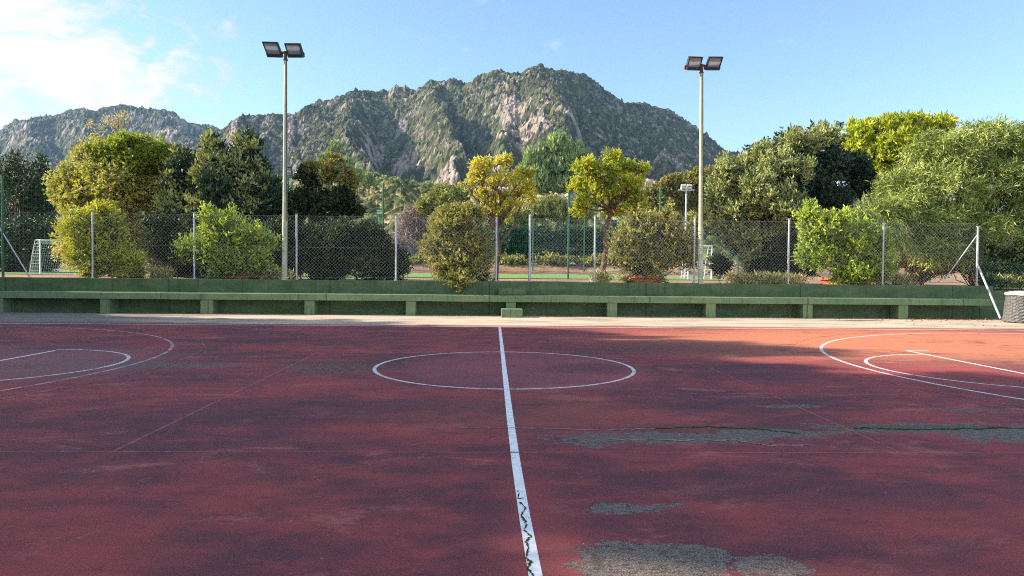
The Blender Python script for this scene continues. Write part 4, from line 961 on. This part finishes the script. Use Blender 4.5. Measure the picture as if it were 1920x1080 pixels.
# dark broadleaf mass right of left pole
Y2 = 27.5
tree('dark spreading tree with olive top right of the left floodlight pole', zb(600, Y2+2), at(600, 400, Y2+2), lob(Y2+2, (585, 365, 34, 30), (630, 375, 36, 26), (555, 390, 34, 30), (610, 400, 46, 24), (662, 395, 20, 12), (575, 330, 20, 18), (650, 360, 16, 14)), 20000, 'dark', r0=.16, L=.10, W=.055, per=5, sprig=.2, sub=22, subr=.3, shell=.2, upw=.2,
     extra=[(lob(Y2+2, (610, 322, 30, 20), (645, 330, 22, 20), (588, 325, 18, 20), (625, 300, 18, 8), (655, 350, 16, 20)), 6000, 'olive', dict(sub=9, subr=.34))])  # olive leaves on top stand in for the sunlit part of the crown
for (lb, its, n) in (('dark rounded hedge bush behind the mesh, right of the left pole', [(590, 470, 50, 55), (640, 455, 60, 48), (620, 500, 60, 30)], 26000),
                     ('dark bush just left of the pinkish leafless bush, low behind the mesh', [(700, 480, 56, 50), (735, 495, 36, 36), (690, 440, 34, 24)], 22000),
                     ('dark leafy bush under the conifers behind the second fence panel', [(310, 455, 44, 46), (350, 450, 40, 52), (300, 425, 40, 20)], 18000),
                     ('dark leafy bush directly left of the left floodlight pole base', [(505, 470, 40, 52), (470, 440, 40, 30), (530, 440, 36, 36)], 18000)):
    G = lob(Y2-(1 if 'second' not in lb else -.6), *its); shrub(lb, G, n, 'dark', (G[0][0], G[0][1], ZP), L=.085, W=.045, group='dark bushes behind the fence', per=5, sprig=.2, subr=.3, shell=.3)
# low growth in the far left behind the net
G = lob(45, (60, 430, 60, 30), (20, 450, 50, 40), (100, 440, 30, 40), (60, 470, 60, 26)); shrub('dark green hedge behind the far left goal', G, 9000, 'dark', (G[0][0], G[0][1], ZP), L=.13, W=.06, group='dark bushes behind the fence', per=5)
G = lob(46, (40, 480, 80, 22), (150, 480, 60, 24), (-60, 470, 70, 40)); shrub('long dark hedge beyond the far left goal', G, 9000, 'dark', (G[0][0], G[0][1], ZP), L=.17, W=.08, group='dark bushes behind the fence', per=5)

# right group
Y3 = 27.5
items = [(1375, 325, 46, 34), (1355, 360, 34, 44), (1440, 300, 50, 34, .3), (1500, 275, 58, 32, .3), (1550, 262, 34, 22, .6), (1480, 320, 62, 34, -.5), (1425, 350, 50, 36, -.6), (1550, 310, 56, 38), (1600, 315, 44, 36, .5), (1400, 395, 60, 34, -.3), (1470, 385, 60, 36, -.8), (1540, 365, 54, 40, -.2), (1620, 350, 40, 30, .6), (1360, 420, 40, 30), (1395, 450, 46, 36), (1410, 485, 24, 22), (1500, 420, 60, 36), (1560, 400, 50, 50, .4), (1350, 395, 30, 24), (1440, 440, 40, 30, .3)]
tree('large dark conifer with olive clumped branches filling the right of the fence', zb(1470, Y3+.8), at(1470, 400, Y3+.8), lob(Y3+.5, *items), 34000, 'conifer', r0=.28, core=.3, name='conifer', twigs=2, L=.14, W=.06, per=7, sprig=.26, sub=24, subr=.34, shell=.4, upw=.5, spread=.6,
     extra=[(lob(Y3-.1, *[(a-4, b-4, c*.92, d*.85, (e[0] if e else 0)-.35) for a, b, c, d, *e in items if not (a > 1590 or (a > 1530 and b > 300))]), 31000, 'conifer_lit_olive', dict(sub=24, subr=.19, shell=.15, L=.12, W=.034, spread=.5, upw=.8, zst=1.45))])  # olive clumps shifted left and up, sunlight painted into their pale tone
G = lob(27, (1350, 500, 20, 20), (1440, 495, 30, 30), (1480, 480, 40, 40), (1420, 510, 24, 14), (1500, 500, 40, 24)); shrub('dark undergrowth beneath the large olive conifer', G, 12000, 'dark', (G[1][0], G[1][1], ZP), L=.09, W=.045, group='dark bushes behind the fence', per=5)
Y4 = 44
items = [(1625, 248, 40, 20), (1685, 238, 48, 18), (1745, 236, 44, 16), (1600, 270, 34, 26), (1650, 255, 48, 26), (1710, 240, 46, 20), (1760, 240, 34, 18), (1690, 275, 60, 30, -1), (1640, 300, 50, 32, -.5), (1740, 280, 50, 30), (1600, 300, 30, 28), (1640, 335, 50, 24), (1700, 320, 50, 30)]
tree('broad bright green pine rising behind the dark conifer', zb(1680, Y4), at(1680, 380, Y4), lob(Y4, *items), 44000, 'pine', r0=.3, name='pine_tree', bark='bark_red', L=.24, W=.07, per=8, sprig=.34, sub=34, subr=.22, shell=.5, upw=.6, spread=.5, thick=1) if False else \
tree('broad bright green pine rising behind the dark conifer', zb(1680, Y4), at(1680, 380, Y4), lob(Y4, *items), 44000, 'pine', r0=.3, name='pine_tree', bark='bark_red', L=.24, W=.07, per=8, sprig=.34, sub=34, subr=.22, shell=.5, upw=.6, spread=.5)
Y5 = 25.0
items = [(1760, 290, 60, 44, .8), (1850, 275, 70, 42, 1), (1920, 285, 60, 44, 1), (1700, 350, 56, 40, .2), (1780, 350, 70, 46, -.2), (1870, 350, 70, 50, .2), (1960, 340, 60, 60, .4), (1680, 410, 48, 36, -.8), (1640, 400, 40, 26, -1), (1750, 420, 60, 36, -.6), (1840, 430, 64, 34, -.5), (1920, 420, 50, 40, -.2), (1700, 385, 50, 34, -.4), (2000, 420, 60, 60), (1800, 300, 50, 40, .5), (1860, 245, 40, 18, 1.2), (1915, 255, 24, 22, 1.2), (1755, 462, 46, 26, -.9), (1830, 470, 40, 26, -1), (1900, 470, 50, 30, -.6), (1865, 500, 30, 16, -.9)]
tree('large feathery tree with drooping narrow grey-green leaves at the right edge', zb(1850, Y5+1), at(1850, 420, Y5+1), lob(Y5, *items), 120000, 'willow', r0=.2, L=.19, W=.024, per=8, sprig=.36, sub=34, subr=.24, shell=.25, droop=.35, upw=.25, spread=.6, twigs=4)
tree('drooping pale branch spray of a feathery sapling over the leafy shrub', zb(1660, 22.4), at(1655, 450, 22.4), lob(22.3, (1625, 405, 40, 14), (1660, 425, 34, 18, -.2), (1600, 395, 22, 8), (1680, 450, 24, 18)), 6500, 'willow', r0=.05, L=.18, W=.018, per=9, sprig=.4, sub=9, subr=.4, shell=.05, droop=.95, upw=0, spread=.35, twigs=2)
for lb, its, n, mt in (('dry tangled undergrowth below the feathery tree', [(1720, 480, 44, 30), (1760, 475, 44, 34), (1800, 485, 40, 30), (1700, 455, 34, 28), (1745, 505, 50, 12)], 26000, 'shrub_dry'),
                       ('shaded green undergrowth by the grey brace below the feathery tree', [(1830, 470, 40, 40), (1870, 450, 44, 36), (1795, 455, 36, 28), (1750, 440, 40, 26)], 20000, 'shrub'),
                       ('dark thicket in the far right corner behind the sagging mesh', [(1900, 490, 50, 40), (1950, 470, 50, 60), (1880, 460, 40, 30)], 12000, 'dark')):
    G = lob(25.6, *its); shrub(lb, G, n, mt, (G[0][0], G[0][1], ZP), L=.07, W=.035, group='undergrowth at the right', per=5, stems=12)

# middle distance
def bush(label, Y, its, n, mat, L=.2, W=.09, group='bushes beyond the pitch', **kw):
    G = lob(Y, *its); z0 = kw.pop('z0', ZP); return shrub(label, G, n, mat, (G[0][0], G[0][1], z0), L=L, W=W, group=group, per=5, sprig=.4, **kw)
bush('light green feathery bush left of the golden tree, beyond the pitch', 78, [(845, 375, 44, 26), (800, 385, 22, 16), (880, 400, 30, 26), (830, 360, 20, 14)], 14000, 'grass', .30, .10, z0=2)
bush('pinkish leafless bush beyond the pitch, right of the tall green post', 80, [(790, 420, 44, 40), (830, 430, 40, 40), (760, 450, 34, 34), (810, 465, 50, 28)], 15000, 'twig', .55, .035, z0=2, stems=30)
bush('grey leafless thicket above the earth bank, left of the broad shrub', 76, [(740, 470, 36, 26), (780, 480, 40, 20), (700, 460, 36, 30)], 9000, 'twig', .5, .035, z0=1.6, stems=20)
bush('yellow-green grassy bush with feathery top between the golden and yellow-green trees', 79, [(1010, 395, 34, 22), (1050, 398, 36, 22), (985, 410, 30, 20), (1085, 408, 30, 20), (1035, 385, 30, 12)], 16000, 'grass', .42, .05, z0=2, upw=1.0, spread=.3)
bush('long dark green hedge behind the far mesh fence', 76, [(960, 450, 40, 34), (1010, 450, 44, 36), (1060, 450, 44, 36), (1110, 455, 40, 36), (925, 470, 36, 26), (1160, 450, 40, 30), (1030, 475, 80, 20)], 26000, 'conifer', .26, .12, z0=1.6)
bush('low scrub at the foot of the far mesh fence', 74, [(960, 490, 40, 8), (1040, 488, 50, 9), (1110, 490, 40, 8), (760, 492, 50, 9), (850, 490, 40, 9)], 9000, 'shrub_dry', .2, .09, z0=1.6)
bush('olive brown tree clump beyond the pitch, left part behind the wide shrub', 82, [(1230, 370, 26, 24), (1260, 350, 30, 20), (1215, 400, 30, 26)], 12000, 'olive', .28, .14, z0=2)
bush('olive brown tree clump beyond the pitch beside the small double lamp', 84, [(1300, 345, 30, 26), (1330, 340, 22, 24), (1280, 380, 34, 24), (1320, 385, 30, 34)], 14000, 'olive', .28, .14, z0=2)
bush('pale grassy thicket behind the wide shrub', 70.5, [(1210, 430, 30, 26), (1250, 420, 34, 26), (1290, 430, 28, 30), (1180, 440, 22, 26)], 12000, 'shrub_dry', .25, .10)
bush('green bush with pink rocks beside it behind the golden tree', 81, [(905, 440, 34, 26), (880, 450, 30, 30), (940, 430, 26, 22)], 10000, 'shrub', .24, .11, z0=2)
# pines on the hillside ridge
tree('dense mid-green pine rounded at the top between the golden and yellow-green trees', (at(1040, 400, 130)[0], 130, 5), at(1040, 380, 130), lob(130, (1040, 286, 34, 22), (1012, 308, 34, 26), (1068, 303, 30, 26), (1035, 330, 52, 26), (995, 335, 24, 20), (1080, 332, 24, 24), (1010, 350, 30, 14), (1060, 352, 34, 12), (970, 350, 16, 12)), 46000, 'midpine', r0=.5, name='pine_tree', L=.8, W=.2, per=6, sprig=1.1, sub=30, subr=.16, shell=.2, upw=1.2, spread=.35, zst=2.0)
kp = 0
for px, pt, h, wd, Y, side in [(610, 292, 44, 34, 150, 'leftmost, behind the olive-topped tree'), (648, 300, 40, 32, 150, 'second from the left'), (628, 262, 40, 30, 235, 'set highest above the olive-topped tree'), (668, 318, 30, 26, 160, 'just left of the tall green post'),
                               (690, 330, 26, 22, 170, 'half behind the tall green post'), (745, 340, 22, 22, 190, 'just right of the tall green post'), (775, 344, 20, 18, 200, 'low and small, above the leafless bush'), (800, 346, 20, 20, 205, 'small, touching the light green feathery bush'), (720, 336, 16, 20, 200, 'tiny, at the bend of the hill edge')]:
    z = at(px, pt+h, Y)[2]; p = at(px, 450, Y); root = plant('pine_tree', (p[0], Y, z), 'small green pine on the hillside edge, '+side, 'tree', 'small pines along the hillside edge')
    G = lob(Y, (px, pt+h*.3, wd*.30, h*.28), (px-wd*.16, pt+h*.6, wd*.32, h*.3), (px+wd*.18, pt+h*.62, wd*.32, h*.28)); mb = MB(); mb.tube([(p[0], Y, z-4), (p[0]+.3, Y, G[0][2])], [.3, .1], 6); mb.build('trunk', M['bark'], root)
    foliage('crown', G, 2600, L_['midpine'], root, L=.7, W=.24, per=6, sprig=.9, sub=14, subr=.4, shell=.2, upw=1.1, spread=.45)
# row of trees on the left, just outside the picture, whose shade lies over the court
words = ['low young', 'short bushy', 'slim', 'leaning', 'tall broad', 'tall dense', 'tallest', 'tall spreading', 'tall narrow', 'tall far-back', 'second far-back']
for kk, (x, y, h, r_) in enumerate([(-26, 20.6, 6.3, 1.3), (-26, 18.6, 10.6, 1.5), (-25.5, 16.4, 13.0, 1.7), (-26, 13.9, 14.4, 1.7), (-25, 11.6, 13.6, 1.6), (-26, 9.2, 17.0, 2.0), (-25, 6.2, 18.0, 2.3), (-26, 2.6, 18.2, 2.6), (-25, -1.6, 18, 2.8), (-26, -6, 17.5, 3), (-26, -11, 17, 3.2)]):
    lobes = []
    for k in range(8):
        f = .10+.78*k/7; lobes.append((x+rng.normal()*.25, y+rng.normal()*.15, h*f, r_*(1.15-.35*f), r_*(1.12-.3*f), h*.11))
    lobes.append((x, y, h*.94, r_*.55, r_*.5, h*.07))
    tree(words[kk]+' dark shelter tree left of the court, outside the picture', (x, y, 0), (x, y, h*.5), lobes, 9000, 'dark', r0=.25, group='shelter trees left of the court', twigs=1, L=.5, W=.36, per=4, sprig=.4, sub=22, subr=.42, shell=.1)

# dry leaves blown against the foot of the wall
P = []
for px0, px1, n, sp in ((1700, 1880, 420, .16), (940, 1700, 260, .07), (0, 940, 160, .05), (1500, 1900, 120, .6)):
    x0 = at(px0, 590, 19.9)[0]; x1 = at(px1, 590, 19.9)[0]; P.append(np.stack([rng.uniform(x0, x1, n), YB0+.35-np.abs(rng.normal(size=n))*sp*2.5, np.full(n, .004)+rng.random(n)*.01], 1))
P = np.concatenate(P); D = unit(rng.normal(size=P.shape)*[1, 1, .25]); V, Fc = leaf_quads(P, D, .05+.03*rng.random(len(P)), .035); V[:, 2] = np.maximum(V[:, 2], .003)
M['dead'] = leafmat('dead_leaf', [(0, (.12, .05, .02)), (.6, (.26, .12, .05)), (1, (.36, .22, .10))], .1)
o = mesh_np('dead_leaves', V, Fc, M['dead'], None, {'t': ('FLOAT', np.repeat(rng.random(len(P)), 4))}); tag(o, 'dry brown leaves blown along the foot of the bench and wall', 'leaves', kind='stuff')
# a few red blossoms in the planted shrubs
def blossoms(parent_label, pts):
    for o in COL.objects:
        if o.get('label') == parent_label:
            P = np.array([at(a+rng.normal()*3, b+rng.normal()*6, 21.15) for a, b in pts for _ in range(14)]); V, Fc = leaf_quads(P, unit(rng.normal(size=P.shape)), .06, .05)
            mesh_np('blossom', V, Fc, L_['flower'], o, {'t': ('FLOAT', np.repeat(rng.random(len(P)), 4))}); return
blossoms('bright green spreading shrub poking through the fence, left of the left floodlight pole', [(486, 486), (489, 494), (466, 492)])
